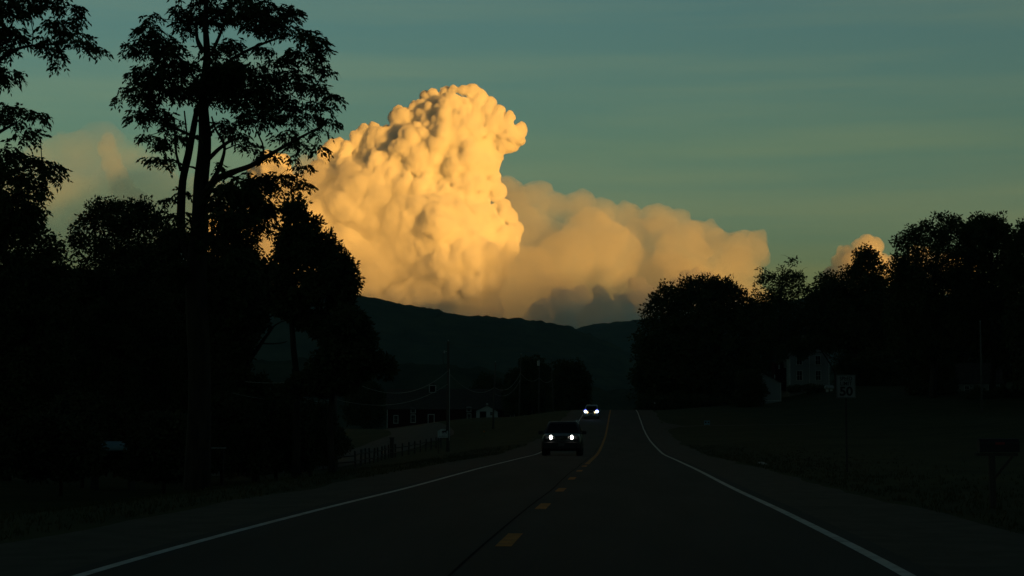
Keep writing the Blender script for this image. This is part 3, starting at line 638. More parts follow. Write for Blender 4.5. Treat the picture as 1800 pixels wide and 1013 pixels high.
T('oak_tree', 'tallest tree of the right-hand grove with open branching near its top', 215,
  [(1560,470),(1562,430),(1576,400),(1596,388),(1620,392),(1634,384),(1646,370),(1664,374),(1684,372),(1700,384),(1712,384),(1730,420),(1720,480),(1705,540),(1700,600),(1640,640),(1570,640),(1550,560)], [(1640,722,14),(1642,620,11),(1640,520,9),(1650,430,4)], 144, 1.45, 420, 130, .42, LEAF2, thick=.8, limbs=90, fill=.72, bare=[(1612,520),(1636,500),(1600,470)])
T('oak_tree', 'broad tree right of the tallest one, its flat crown stepping down to the right', 225,
  [(1690,420),(1702,384),(1716,374),(1736,380),(1752,370),(1768,386),(1786,410),(1800,440),(1806,560),(1800,640),(1740,650),(1690,600),(1686,500)], [(1745,722,13),(1746,620,10),(1744,520,8),(1742,430,4)], 145, 1.5, 360, 130, .44, LEAF2, thick=.8, limbs=70, fill=.8)
T('oak_tree', 'tree cut by the right edge of the photo behind the pale pole', 205,
  [(1765,420),(1776,384),(1800,374),(1840,380),(1890,410),(1920,480),(1920,640),(1860,690),(1790,680),(1768,600),(1762,500)], [(1845,722,15),(1846,620,12),(1840,520,8),(1838,430,4)], 146, 1.5, 380, 130, .44, LEAF2, thick=.8, limbs=50, fill=.9)
BK = [([(1300,560),(1330,515),(1370,510),(1410,520),(1430,560),(1436,640),(1430,712),(1310,712)], 'background tree behind the farmhouse and below the sparse top', 395),
      ([(1400,560),(1430,510),(1480,500),(1530,510),(1560,560),(1565,712),(1470,712),(1462,620)], 'background tree filling the gap right of the farmhouse', 375),
      ([(1520,560),(1550,485),(1600,470),(1650,490),(1680,560),(1680,712),(1530,712)], 'background tree behind the tallest tree of the grove', 330),
      ([(1650,560),(1680,490),(1730,480),(1780,490),(1800,560),(1805,712),(1660,712)], 'background tree behind the broad flat-crowned tree', 340),
      ([(1770,560),(1800,480),(1860,470),(1920,500),(1940,712),(1780,712)], 'background tree behind the one cut by the right edge', 320)]
for i, (pl, lb, d) in enumerate(BK):
    cx = sum(p[0] for p in pl) / len(pl)
    T('oak_tree', lb, d, pl, [(cx, 716, 9), (cx, 640, 7), (cx + 3, 560, 4)], 160 + i, 2.3, 300, 130, .7, LEAF2, thick=.7, limbs=25, fill=.95)
T('shrub', 'leafy bush hiding the left half of the white garage', 232, [(1285,722),(1290,680),(1305,652),(1330,648),(1345,664),(1352,690),(1346,712),(1330,724)], [(1318,722,5),(1318,700,4),(1320,680,3)], 171, .9, 130, 110, .34, LEAF3, cat='shrub', thick=.7, limbs=20, fill=.8)
T('shrub', 'low hedge-like bush under the farmhouse windows', 262, [(1380,690),(1385,678),(1420,674),(1455,678),(1462,692)], [(1420,692,4),(1420,684,3)], 172, .6, 60, 80, .3, LEAF3, cat='shrub', thick=1.0, limbs=10, fill=1)
T('shrub', 'dark thicket where the crest meets the round tree on the right', 262, [(1112,724),(1118,702),(1150,694),(1200,692),(1250,696),(1290,700),(1300,724)], [(1200,724,5),(1200,704,3)], 173, 1.0, 150, 100, .4, LEAF3, cat='shrub', thick=.8, limbs=12, fill=1)
T('oak_tree', 'young tree whose boughs hang in front of the farmhouse gable', 262,
  [(1362,640),(1366,610),(1385,590),(1420,585),(1450,590),(1470,600),(1478,640),(1462,625),(1442,616),(1434,622),(1415,634),(1405,640),(1396,626),(1385,626),(1378,650)], [(1470,705,4),(1468,660,3),(1440,610,2)], 174, .75, 110, 110, .34, LEAF2, thick=.5, limbs=40, fill=1, )
US = [([(1478,716),(1480,640),(1520,610),(1560,620),(1590,650),(1600,716)], 'thicket between the speed limit sign and the pale cottage', 285),
      ([(1590,722),(1595,660),(1630,630),(1675,640),(1690,700),(1688,722)], 'dark bushes at the foot of the tallest tree of the grove', 222),
      ([(1690,716),(1700,690),(1715,668),(1730,690),(1760,672),(1775,690),(1790,640),(1850,650),(1860,722),(1780,726)], 'dark bushes in front of the pale cottage', 212)]
for i, (pl, lb, d) in enumerate(US):
    cx = sum(p[0] for p in pl) / len(pl)
    T('shrub', lb, d, pl, [(cx, 722, 6), (cx, 690, 4), (cx + 3, 660, 3)], 190 + i, 1.1, 230, 110, .42, LEAF3, cat='shrub', thick=.6, limbs=20, fill=1)
# beyond the crest on the left
T('maple_tree', 'rounded tree on the right of the pair beyond the crest, above the far car', 395,
  [(962,650),(976,630),(998,624),(1018,630),(1028,644),(1040,656),(1042,680),(1036,694),(1040,712),(1030,730),(965,730),(958,690)], [(1002,736,9),(1002,690,6),(1000,650,3)], 181, 1.9, 210, 130, .6, LEAF2, thick=.9, limbs=25, fill=.95)
T('maple_tree', 'rounded tree on the left of the pair beyond the crest, behind the poles', 425,
  [(884,668),(896,650),(908,640),(914,626),(932,619),(950,622),(962,638),(970,660),(968,730),(890,730),(878,690)], [(930,736,9),(930,690,6),(932,650,3)], 182, 1.9, 210, 130, .62, LEAF2, thick=.9, limbs=25, fill=.95)
T('maple_tree', 'small round tree rising behind the right half of the barn roof', 520,
  [(826,684),(832,666),(850,654),(868,656),(882,668),(888,700),(880,720),(830,720)], [(856,744,8),(856,700,5)], 183, 2.0, 110, 110, .7, LEAF2, thick=.9, limbs=15, fill=.95)
T('maple_tree', 'dark tree standing against the left end of the barn', 470,
  [(600,720),(606,690),(625,668),(650,664),(672,678),(684,700),(680,752),(605,752)], [(642,765,9),(642,720,6)], 184, 2.0, 170, 110, .7, LEAF2, thick=.9, limbs=15, fill=.95)
# ------------------------------------------------------------------ buildings
RED = mat('barn_red', (0.034, 0.011, 0.010), 0.9, (0.024, 0.010, 0.009), 3.0, 8, stretch=(6, 1, .4), spec=.1)
ROOFM = mat('old_shingle', (0.050, 0.045, 0.042), 0.95, (0.075, 0.068, 0.062), 2.5, 8, spec=.1)
TRIM = mat('white_trim', (0.38, 0.39, 0.38), 0.8, (0.25, 0.26, 0.25), 4, 6, spec=.1)
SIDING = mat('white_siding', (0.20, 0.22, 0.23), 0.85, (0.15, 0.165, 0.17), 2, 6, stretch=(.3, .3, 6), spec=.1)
SHEDW = mat('shed_white', (0.42, 0.46, 0.46), 0.85, (0.28, 0.31, 0.31), 2, 7, stretch=(4, 4, .4), spec=.1)
GLASS = mat('dark_pane', (0.01, 0.012, 0.014), 0.25, spec=.3)
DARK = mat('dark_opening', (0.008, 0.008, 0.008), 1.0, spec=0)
WOOD = mat('weathered_wood', (0.060, 0.056, 0.050), 0.95, (0.04, 0.037, 0.033), 4, 8, stretch=(4, 4, .3), spec=.1)
POLE = mat('pole_wood', (0.11, 0.10, 0.088), 0.95, (0.06, 0.055, 0.05), 3, 8, stretch=(5, 5, .2), spec=.1)
METAL = mat('galvanised', (0.35, 0.36, 0.36), 0.5, metal=.6)
STONE = mat('foundation_stone', (0.12, 0.115, 0.105), 0.95, (0.07, 0.066, 0.06), 2, 8)

class Front:
    """A building's front: photo pixels to local metres (x right, z up from the base line)."""
    def __init__(s, px, py, d): s.d = d; s.S = d / F; s.px = px; s.py = py; s.o = at(px, py, d)
    def x(s, px): return (px - s.px) * s.S
    def z(s, py): return (s.py - py) * s.S
_SH = {}
def shared(key, fn):
    if key not in _SH: _SH[key] = fn()
    return _SH[key]
def window(parent, x0, x1, z0, z1, y=0.0, fr=.13, bars=(1, 1), m=None, cross=False):
    """window > frame, pane, glazing_bar; sits in the front wall at local y (front face)."""
    w, h = x1 - x0, z1 - z0; cx, cz = (x0 + x1) / 2, (z0 + z1) / 2; m = m or TRIM
    f = MB()
    f.box((0, -.04, h / 2 - fr / 2), (w, .10, fr)); f.box((0, -.05, -h / 2 + fr / 2), (w + .10, .14, fr * .9))
    for s in (-1, 1): f.box((s * (w / 2 - fr / 2), -.038, 0), (fr, .096, h - 2 * fr + .01))
    wo = f.build('window', m, parent, (cx, y, cz))
    p = MB().box((0, .0, 0), (w - 2 * fr, .02, h - 2 * fr)).build('pane', GLASS, wo)
    for k in range(bars[0]):
        MB().box((-w / 2 + fr + (w - 2 * fr) * (k + 1) / (bars[0] + 1), -.025, 0), (.04, .03, h - 2 * fr)).build('glazing_bar', m, wo)
    for k in range(bars[1]):
        MB().box((0, -.028, -h / 2 + fr + (h - 2 * fr) * (k + 1) / (bars[1] + 1)), (w - 2 * fr, .034, .05)).build('glazing_bar', m, wo)
    return wo
def boards(parent, x0, x1, z0, top, y, n, m, name='board', gap=.012, th=.025, vertical=True, proud=0.0):
    """Vertical siding boards on a front wall; top(x) gives the height. One mesh is shared where heights agree."""
    w = (x1 - x0) / n; r_ = random.Random(int(x0 * 100) + n)
    for k in range(n):
        xa = x0 + k * w; zt = top(xa + w / 2); key = (name, round(w, 3), round(zt - z0, 2), m.name)
        me = shared(key, lambda: MB().box((0, 0, (zt - z0) / 2), (w - gap, th, zt - z0)).mesh(name, m))
        link(name, me, parent, (xa + w / 2, y - th / 2 - r_.random() * .008 - proud, z0))
def courses(parent, x0, x1, z0, z1, y, n, m, name='clapboard', th=.03):
    h = (z1 - z0) / n
    me = MB().prism([(0, 0), (-th, 0), (-.008, h - .004), (0, h - .004)], x0, x1, 'x').mesh(name, m)
    for k in range(n): link(name, me, parent, (0, y, z0 + k * h))
def gable_roof(parent, x0, x1, yf, yb, ze, zr, m, over=.35, th=.14, along='x', courses_=10, name='roof'):
    """Roof slopes with stepped shingle courses. along='x': ridge parallel to x; 'y': ridge runs back."""
    mb = MB(); n = courses_
    if along == 'x':
        ym = (yf + yb) / 2
        for sgn, ye in ((-1, yf), (1, yb)):
            for k in range(n):
                a, b = k / n, (k + 1) / n; lift = .035
                A = (ye + sgn * over) * (1 - a) + ym * a; B = (ye + sgn * over) * (1 - b) + ym * b
                za = ze - over * (zr - ze) / (ym - yf) + (zr - ze + over * (zr - ze) / (ym - yf)) * a; zb = ze - over * (zr - ze) / (ym - yf) + (zr - ze + over * (zr - ze) / (ym - yf)) * b
                mb.prism([(A, za), (B, zb), (B, zb + th), (A, za + th + lift)], x0 - over, x1 + over, 'x')
    else:
        xm = (x0 + x1) / 2; sl = (zr - ze) / (xm - x0)
        for sgn, xe in ((-1, x0), (1, x1)):
            for k in range(n):
                a, b = k / n, (k + 1) / n
                A = (xe + sgn * over) * (1 - a) + xm * a; B = (xe + sgn * over) * (1 - b) + xm * b
                z0_ = ze - over * sl; za = z0_ + (zr - z0_) * a; zb = z0_ + (zr - z0_) * b
                mb.prism([(A, za), (B, zb), (B, zb + th), (A, za + th + .035)], yf - over, yb + over, 'y')
    return mb.build(name, m, parent)

# --- the long barn
def barn():
    f = Front(680, 752, 437); t = empty('barn', f.o, 'long low dark red barn with white window trim beyond the gravel drive', 'barn', rz=YAW)
    L = f.x(921); ze = f.z(718); zr = f.z(685); dp = 10.0
    MB().box((L / 2, dp / 2 + .05, (ze - 2.6) / 2), (L - .1, dp - .1, ze + 2.6)).build('wall', RED, t)
    e = MB(); e.prism([(.05, ze - .02), (dp - .05, ze - .02), (dp / 2, zr - .1)], .02, L - .02, 'x'); e.build('gable', RED, t)
    MB().box((L / 2, dp / 2, -1.4), (L + .2, dp + .2, 2.6)).build('foundation', STONE, t)
    boards(t, 0, L, -.05, lambda x: ze - .05, .0, 120, RED)
    gable_roof(t, 0, L, 0, dp, ze, zr, ROOFM, over=.35, courses_=12)
    for x in (.1, L - .1): MB().box((x, -.06, ze / 2 - .3), (.22, .06, ze + .6)).build('corner_board', TRIM, t)
    W = lambda a, b, c, d, **k: window(t, f.x(a), f.x(b), f.z(d), f.z(c), -.06, **k)
    W(691.6, 700.1, 730, 744.8, fr=.2); W(721.6, 730.4, 717.6, 727, fr=.2, bars=(1, 0)); W(721.6, 730.4, 729, 743.6, fr=.2)
    W(819.7, 827.9, 715.5, 725, fr=.2, bars=(1, 0)); W(819.9, 828, 727, 741.5, fr=.2)
    W(895.8, 903.9, 715.2, 724, fr=.2, bars=(1, 0)); W(895.8, 903.9, 726, 736, fr=.2)
    w = W(910, 919.5, 715.6, 723, fr=.28, bars=(0, 0)); MB().box((.25, -.03, 0), (.55, .04, .8)).build('shutter', TRIM, w)
    # door with its frame and boards
    d = MB(); x0, x1, z1 = f.x(751.5), f.x(763.6), f.z(728.2)
    for x in (x0 + .12, x1 - .12): d.box((x, -.09, z1 / 2), (.24, .12, z1))
    d.box(((x0 + x1) / 2, -.092, z1 - .12), (x1 - x0 - .46, .12, .24)); do = d.build('door', TRIM, t)
    n = 6; wd = (x1 - x0 - .48) / n
    me = MB().box((0, 0, (z1 - .26) / 2), (wd - .015, .04, z1 - .26)).mesh('door_board', RED)
    for k in range(n): link('door_board', me, do, (x0 + .24 + wd * (k + .5), -.07, 0))
    MB().box((x1 - .42, -.12, 1.1), (.05, .07, .22)).build('handle', METAL, do)
    # roof hatch: the white-framed dormer on the ridge
    x0, x1, z0, z1 = f.x(752.5), f.x(765), f.z(690.5), f.z(677); yy = dp / 2 - 1.6
    q = MB(); q.box(((x0 + x1) / 2, yy + 1.3, (z0 + z1) / 2), (x1 - x0 - .1, 2.4, z1 - z0)); dm = q.build('dormer', RED, t)
    fr = MB(); cx = (x0 + x1) / 2; w_ = x1 - x0
    fr.box((cx, yy, z1 - .11), (w_, .16, .30)); fr.box((cx, yy, z0 + .06), (w_, .16, .16))
    for s in (-1, 1): fr.box((cx + s * (w_ / 2 - .11), yy - .005, (z0 + z1) / 2), (.24, .15, z1 - z0 - .5))
    fr.build('frame', TRIM, dm); MB().box((cx, yy + .03, (z0 + z1) / 2), (w_ - .4, .10, z1 - z0 - .4)).build('hatch', DARK, dm)
    r = MB().prism([(x0 - .25, z1), (x1 + .25, z1), (cx, z1 + .75)], yy - .25, yy + 2.6, 'y').build('cap', ROOFM, dm)
barn()
# --- small white shed with a gable, in front of the barn
def shed():
    f = Front(837, 737, 385); t = empty('shed', f.o, 'small white gabled shed with a dark doorway in front of the barn', 'shed', rz=YAW)
    x1 = f.x(874.5); pk = f.x(856); zp = f.z(713.5); zl = f.z(722); zr = f.z(723); dp = 6.0
    MB().prism([(0, -1.2), (x1, -1.2), (x1, zr), (pk, zp), (0, zl)], .04, dp, 'y').build('wall', SHEDW, t)
    boards(t, 0, x1, -.6, lambda x: (zl + (zp - zl) * x / pk) if x < pk else (zp + (zr - zp) * (x - pk) / (x1 - pk)), .0, 22, SHEDW)
    r = MB(); over = .4
    r.prism([(-over, zl - .3), (pk, zp + .02), (pk, zp + .18), (-over, zl - .14)], -.4, dp + .3, 'y'); r.prism([(x1 + over, zr - .35), (pk, zp + .02), (pk, zp + .18), (x1 + over, zr - .19)], -.4, dp + .3, 'y'); r.build('roof', ROOFM, t)
    a, b, c = f.x(843.5), f.x(854.5), f.z(723.5)
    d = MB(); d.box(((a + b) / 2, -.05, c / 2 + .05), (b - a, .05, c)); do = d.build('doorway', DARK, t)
    g = MB()
    for x in (a - .06, b + .06): g.box((x, -.08, c / 2), (.14, .08, c))
    g.box(((a + b) / 2, -.08, c + .06), (b - a + .26, .08, .14)); g.build('door_frame', TRIM, do)
    window(t, f.x(861), f.x(868), f.z(731), f.z(724), -.05, fr=.1)
    v = MB().box((pk, dp * .4, zp + .3), (.5, .5, .6)).build('vent', TRIM, t)
shed()
# --- farmhouse
def farmhouse():
    f = Front(1388, 677, 272); t = empty('farmhouse', f.o, 'two-storey white farmhouse gable with four dark windows under the right-hand trees', 'house', rz=YAW)
    x1 = f.x(1458); ze = f.z(627); zp = f.z(598); dp = 9
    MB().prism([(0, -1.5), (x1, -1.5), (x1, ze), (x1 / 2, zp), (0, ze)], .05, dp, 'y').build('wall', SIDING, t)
    MB().box((x1 / 2, dp / 2, -1.3), (x1 + .1, dp + .1, 2.5)).build('foundation', STONE, t)
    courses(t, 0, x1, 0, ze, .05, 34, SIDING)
    gable_roof(t, 0, x1, 0, dp, ze, zp, ROOFM, over=.4, along='y')
    for x in (.08, x1 - .08): MB().box((x, -.02, ze / 2), (.16, .06, ze)).build('corner_board', TRIM, t)
    MB().tube([(f.x(1423), -.03, ze + .3), (f.x(1423), -.05, 0)], .05, 6).build('downpipe', METAL, t)
    for a, b in ((1400, 1411), (1433, 1443.5)):
        window(t, f.x(a), f.x(b), f.z(669.5), f.z(651.5), -.02, fr=.11); window(t, f.x(a), f.x(b), f.z(642), f.z(625), -.02, fr=.11)
    wg = MB().box((-.95, 5.2, 1.6), (1.9, 4, 4.8)).build('side_wing', RED, t)
    for a, b, c, d in ((1384, 1387, 630, 646), (1374, 1376.5, 633, 648)):
        window(t, f.x(a) , f.x(b), f.z(d), f.z(c), 3.15, fr=.08, bars=(0, 1))
    ch = MB().box((x1 * .5, dp * .55, zp + .2), (.7, .7, 1.6)).build('chimney', STONE, t)
farmhouse()
# --- garage
def garage():
    f = Front(1321, 705, 250); t = empty('garage', f.o, 'low white gabled garage half hidden by leaves left of the farmhouse', 'garage', rz=YAW)
    x1 = f.x(1373); ze = f.z(673); zp = f.z(658); pk = f.x(1343); dp = 6
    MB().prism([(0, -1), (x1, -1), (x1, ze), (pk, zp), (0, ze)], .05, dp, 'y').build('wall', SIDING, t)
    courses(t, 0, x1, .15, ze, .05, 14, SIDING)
    r = MB(); r.prism([(-.3, ze - .2), (pk, zp + .02), (pk, zp + .16), (-.3, ze - .06)], -.3, dp, 'y'); r.prism([(x1 + .3, ze - .2), (pk, zp + .02), (pk, zp + .16), (x1 + .3, ze - .06)], -.3, dp, 'y'); r.build('roof', ROOFM, t)
    MB().box((x1 / 2, .0, .04), (x1 + .1, .08, .16)).build('sill_board', TRIM, t)
    MB().box((x1 - .05, -.01, ze / 2), (.14, .08, ze)).build('corner_board', TRIM, t)
    MB().tube([(f.x(1366), 2, ze), (f.x(1366), 2, ze + 1.3)], .06, 6).build('vent_pipe', METAL, t)
garage()
# --- pale house glimpsed between trunks
def cottage():
    f = Front(1683, 704, 232); t = empty('cottage', f.o, 'pale cottage barely glimpsed between trunks left of the pale pole', 'house', rz=YAW - .3)
    x1 = f.x(1756); ze = f.z(672); zp = f.z(640); dp = 6
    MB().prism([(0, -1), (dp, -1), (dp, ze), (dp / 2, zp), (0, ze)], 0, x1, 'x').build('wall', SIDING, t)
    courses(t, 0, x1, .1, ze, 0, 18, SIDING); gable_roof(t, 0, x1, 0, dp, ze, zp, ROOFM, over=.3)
    for a, b in ((1695, 1704), (1735, 1745)): window(t, f.x(a), f.x(b), f.z(692), f.z(678), -.04, fr=.1)
cottage()

# ------------------------------------------------------------------ utility poles and wires
WIRE = mat('wire', (0.03, 0.03, 0.03), .6); CABLE = mat('cable', (0.12, 0.12, 0.115), .5); PORC = mat('porcelain', (.35, .36, .36), .35)
POLES = {}
def pole(key, px, pyt, pyb, d, lean, r, label, arm=None, can=False, m=None, loop=False):
    b = at(px, pyb, d); g = gz(b.x, b.y); b.z = g; top = at(px + lean, pyt, d)
    t = empty('utility_pole', b, label, 'pole', 'utility poles along the left verge' if key != 'R' else None)
    v = top - b; MB().tube([(0, 0, -.6), v * .5 + Vector((0, 0, 0)), v], [r, r * .85, r * .62], 10).build('pole', m or POLE, t, sm=True)
    POLES[key] = (b, top)
    MB().tube([v, v + Vector((0, 0, .14))], [.05, .035], 8).build('insulator', PORC, t)
    if arm:
        a = MB().box(v - Vector((0, 0, .5)), (arm, .10, .12), rz=YAW + 1.3); ao = a.build('crossarm', WOOD, t)
        for s in (-.45, .45):
            p = v - Vector((0, 0, .5)) + Vector((math.cos(YAW + 1.3), math.sin(YAW + 1.3), 0)) * arm * s
            MB().tube([p + Vector((0, 0, .05)), p + Vector((0, 0, .2))], [.045, .03], 8).build('insulator', PORC, ao)
    if can:
        c = v - Vector((.15, .1, .55)); q = MB(); q.tube([c + Vector((0, -.3, -.5)), c + Vector((0, -.3, .42)), c + Vector((0, -.3, .5))], [.27, .27, .2], 14); co = q.build('transformer', METAL, t)
        MB().tube([c + Vector((.1, -.3, .5)), c + Vector((.1, -.3, .68))], .05, 8).build('bushing', PORC, co)
    if loop:
        br = MB().tube([v + Vector((0, 0, -1.0)), v + Vector((-.34, -.1, -.95))], .03, 6).build('bracket', METAL, t)
        MB().tube([v + Vector((-.36, -.1, -1.12)), v + Vector((-.36, -.1, -.88))], [.07, .05], 8).build('insulator', PORC, br)
        MB().tube([v + Vector((-.36 - .12 * math.sin(a), -.1, -1.6 + .55 * math.cos(a))) for a in [math.pi * k / 8 for k in range(9)]], .018, 5).build('jumper_wire', WIRE, t)
        MB().tube([v * .75 + Vector((.14, -.1, 0)), v * .1 + Vector((.16, -.1, 0))], .03, 6).build('conduit', METAL, t)
pole('Z', 590, 548, 819, 108, -1, .15, 'utility pole in front of the lower spreading tree beside the gravel drive')
pole('A', 787, 600, 795, 150, 1, .17, 'tall utility pole beside the small white sign, a hanging wire loop near its top', loop=True)
pole('B', 866, 637, 765, 207, 5, .13, 'thin leaning utility pole rising in front of the white shed')
pole('C', 912, 623, 742, 262, 4, .14, 'utility pole in front of the right end of the barn')
pole('D', 947, 634, 727, 322, 1, .17, 'utility pole carrying a round transformer near its top', can=True)
pole('E', 974, 630, 724, 376, -5, .14, 'dark utility pole between the transformer pole and the pale leaning pole')
pole('F', 1000, 661, 722, 420, -6, .17, 'short pale pole leaning left just before the far car', m=mat('pale_pole', (0.30, .30, .29), .9, (.2, .2, .19), 3, 6))
pole('R', 1726, 566, 716, 185, -3, .13, 'bare pale pole standing among the right-hand trees', m=mat('pale_pole', (0.085, .085, .08), .9, (.06, .06, .055), 3, 6))
def wire(a, b, sag, label, r=.014, m=None, name='utility_wire'):
    a = Vector(a); b = Vector(b); n = 26
    pts = [a.lerp(b, i / n) - Vector((0, 0, 4 * sag * (i / n) * (1 - i / n))) for i in range(n + 1)]
    o = Vector(a); mb = MB().tube([p - o for p in pts], r, 5)
    tag(mb.build(name, m or WIRE, None, o), label, 'wire')
def on(key, py):
    b, t = POLES[key]; d = {'Z': 108, 'A': 150, 'B': 207, 'C': 262, 'D': 322, 'E': 376, 'F': 420}[key]
    z = at(900, py, d).z; k = (z - b.z) / (t.z - b.z); return b.lerp(t, k)
W_ = [('Z', 552, 'A', 603, .5, 'top wire from the tall loop pole towards the tree on the left'), ('A', 603, 'B', 640, .5, 'top wire between the tall loop pole and the thin leaning pole'),
      ('B', 640, 'C', 626, .4, 'top wire between the thin leaning pole and the pole before the barn end'), ('C', 626, 'D', 636, .4, 'top wire between the barn-end pole and the transformer pole'), ('D', 636, 'E', 632, .4, 'top wire between the transformer pole and the dark pole after it')]
for a, pa, b, pb, sg, lb in W_: wire(on(a, pa), on(b, pb), sg, lb, .011)
wire(on('Z', 654), on('A', 652), 1.75, 'upper pale cable sagging left from the tall pole over the barn roof', .022, CABLE)
wire(on('Z', 702), on('A', 675), 1.05, 'lower pale cable sagging left from the tall pole across the barn', .018, CABLE)
wire(on('A', 655), on('B', 681), 1.2, 'pale cable from the tall loop pole down to the thin leaning pole', .022, CABLE)
wire(on('B', 681), on('C', 656), 1.3, 'upper pale cable rising from the thin pole to the barn-end pole', .026, CABLE)
wire(on('B', 692), on('C', 668), 1.2, 'lower pale cable rising from the thin pole to the barn-end pole', .022, CABLE)
wire(on('C', 656), on('D', 664), 1.0, 'pale cable between the barn-end pole and the transformer pole', .028, CABLE)
wire(on('D', 664), on('E', 667), .9, 'pale cable between the transformer pole and the dark pole', .03, CABLE)
wire(on('A', 603), at(1128, 612, 288), 1.0, 'thin wire crossing the valley view to the large round tree', .016)
wire(on('D', 652), at(1125, 661, 296), .7, 'thin low wire crossing the road at the crest', .016)
wire(on('Z', 655), at(430, 671, 76), .3, 'pale cable running left from the drive-side pole under the trees', .012, CABLE)
wire(on('Z', 702), at(408, 691, 74), .3, 'lower pale cable running left from the drive-side pole under the trees', .010, CABLE)
# ------------------------------------------------------------------ signs, boxes, fence
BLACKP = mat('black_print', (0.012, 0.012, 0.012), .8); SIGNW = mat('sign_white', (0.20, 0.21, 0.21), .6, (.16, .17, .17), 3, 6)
def text(body, size, parent, loc, m, sx=1.0, name='lettering', bold=.0):
    c = bpy.data.curves.new('txt', 'FONT'); c.body = body; c.size = size; c.align_x = 'CENTER'; c.align_y = 'CENTER'; c.offset = bold; c.extrude = .0015
    o = bpy.data.objects.new('txt', c); COL.objects.link(o); dg = bpy.context.evaluated_depsgraph_get()
    me = bpy.data.meshes.new_from_object(o.evaluated_get(dg)); bpy.data.objects.remove(o); me.materials.clear(); me.materials.append(m)
    me.transform(Matrix.Rotation(math.pi / 2, 4, 'X') @ Matrix.Diagonal((sx, 1, 1, 1))); me.name = name
    return link(name, me, parent, loc)
def speed_sign():
    c = at(1486.5, 679.5, 52); g = gz(c.x, c.y); t = empty('speed_limit_sign', (c.x, c.y, g), 'white SPEED LIMIT 50 road sign on a post beside the right verge', 'road sign', rz=YAW - .02)
    H = c.z - g; w, h = 33.5 * 52 / F, 40.5 * 52 / F; y = -.06
    MB().box((0, 0, (H + h * .3) / 2 - .2), (.06, .05, H + h * .3 + .4)).build('post', WOOD, t)
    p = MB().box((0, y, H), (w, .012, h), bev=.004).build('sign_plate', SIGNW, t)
    r = MB(); e = .012; bw, bh = w - .035, h - .035
    for s in (-1, 1): r.box((0, y - .008, H + s * bh / 2), (bw, .003, e)); r.box((s * bw / 2, y - .0085, H), (e, .003, bh))
    r.build('border', BLACKP, t)
    text('SPEED', .178, t, (0, y - .0085, H + h * .33), BLACKP, .84, bold=.003); text('LIMIT', .178, t, (0, y - .0085, H + h * .115), BLACKP, .92, bold=.003); text('50', .40, t, (0, y - .0085, H - h * .23), BLACKP, 1.08, bold=.012)
    for s in (-1, 1): MB().tube([(0, y - .014, H + s * h * .42), (0, y, H + s * h * .42)], .012, 6).build('bolt', METAL, t)
speed_sign()
def farm_sign():
    c = at(778.5, 762, 146); g = gz(c.x, c.y); t = empty('farm_sign', (c.x, c.y, g), 'small white board with a rounded top and a dark emblem beside the tall pole', 'sign', rz=YAW)
    S = 146 / F; H = c.z - g; w, h = 18.5 * S, 15 * S
    n = 10; top = [(-w / 2 + w * k / n, h / 2 - .20 * (2 * k / n - 1) ** 2) for k in range(n + 1)]
    MB().prism([(w / 2, -h / 2), (-w / 2, -h / 2)] + top, -.03, .03, 'y').build('board', SHEDW, t, (0, 0, H))
    for s in (-1, 1): MB().box((s * (w / 2 - .06), .06, H / 2 - .1), (.09, .05, H + .4)).build('post', WOOD, t)
    # dark emblem: a standing horse-like animal, in profile
    hs = [(-.24, .02), (-.22, .10), (-.10, .11), (.02, .12), (.10, .16), (.15, .23), (.22, .22), (.27, .16), (.22, .14), (.17, .08), (.15, -.02), (.15, -.15), (.11, -.15), (.10, -.03), (-.08, -.03), (-.12, -.15), (-.16, -.15), (-.16, -.02), (-.22, -.08)]
    MB().prism([(a * 1.1, b * 1.0) for a, b in hs], -.036, -.031, 'y').build('emblem', BLACKP, t, (.16, 0, H + .12))
    MB().box((0, -.034, H - h * .33), (w * .8, .006, .03)).build('painted_line', BLACKP, t)
farm_sign()
def blue_sign():
    p = hit(1243, 749); d = math.hypot(p[0], p[1]); S = d / F; t = empty('yard_sign', p, 'tiny pale blue yard sign on the grass by the farm track', 'sign', rz=YAW)
    BL = mat('pale_blue', (.10, .22, .30), .7); w, h = 10 * S, 7 * S
    MB().box((0, 0, h / 2 + .12), (w, .03, h)).build('board', BL, t); r = MB()
    for k in (-.25, .25): r.box((k * w, -.018, h / 2 + .15), (w * .3, .006, h * .4))
    r.build('print', BLACKP, t)
    for s in (-1, 1): MB().box((s * w * .4, .03, .05), (.03, .03, .35)).build('leg', METAL, t)
blue_sign()
BOXM = mat('mailbox_black', (.014, .014, .015), .6)
def mailbox():
    p = at(1745, 892, 27.5); g = gz(p.x, p.y); t = empty('mailbox', (p.x, p.y, g), 'black mailbox on a timber post with a slanting brace, right verge in front', 'mailbox', rz=YAW)
    S = 27.5 / F; zt = at(1745, 772, 27.5).z - g; zb = at(1745, 797, 27.5).z - g
    MB().box((0, 0, zb / 2 - .15), (.10, .10, zb + .3), bev=.008).build('post', WOOD, t)
    MB().box((.08, 0, zb - .02), (.72, .09, .05)).build('arm', WOOD, t)
    MB().tube([(.02, 0, zb - .45), (.36, 0, zb - .05)], .03, 4).build('brace', WOOD, t)
    h = zt - zb; n = 10; sec = [(.09 * math.cos(math.pi * k / n), h - .09 + .09 * math.sin(math.pi * k / n)) for k in range(n + 1)] + [(-.09, 0.01), (.09, 0.01)]
    o = MB().prism(sec, -.20, .46, 'x').build('box', BOXM, t, (0, 0, zb + .01), sm=False)
    MB().prism([(a * 1.06, b * 1.02) for a, b in sec], -.225, -.19, 'x').build('lid', BOXM, t, (0, 0, zb + .008))
    fl = MB().box((.12, -.10, h * .7), (.16, .006, .04)).build('flag', mat('flag_red', (.20, .02, .02), .6), t, (0, 0, zb))
mailbox()
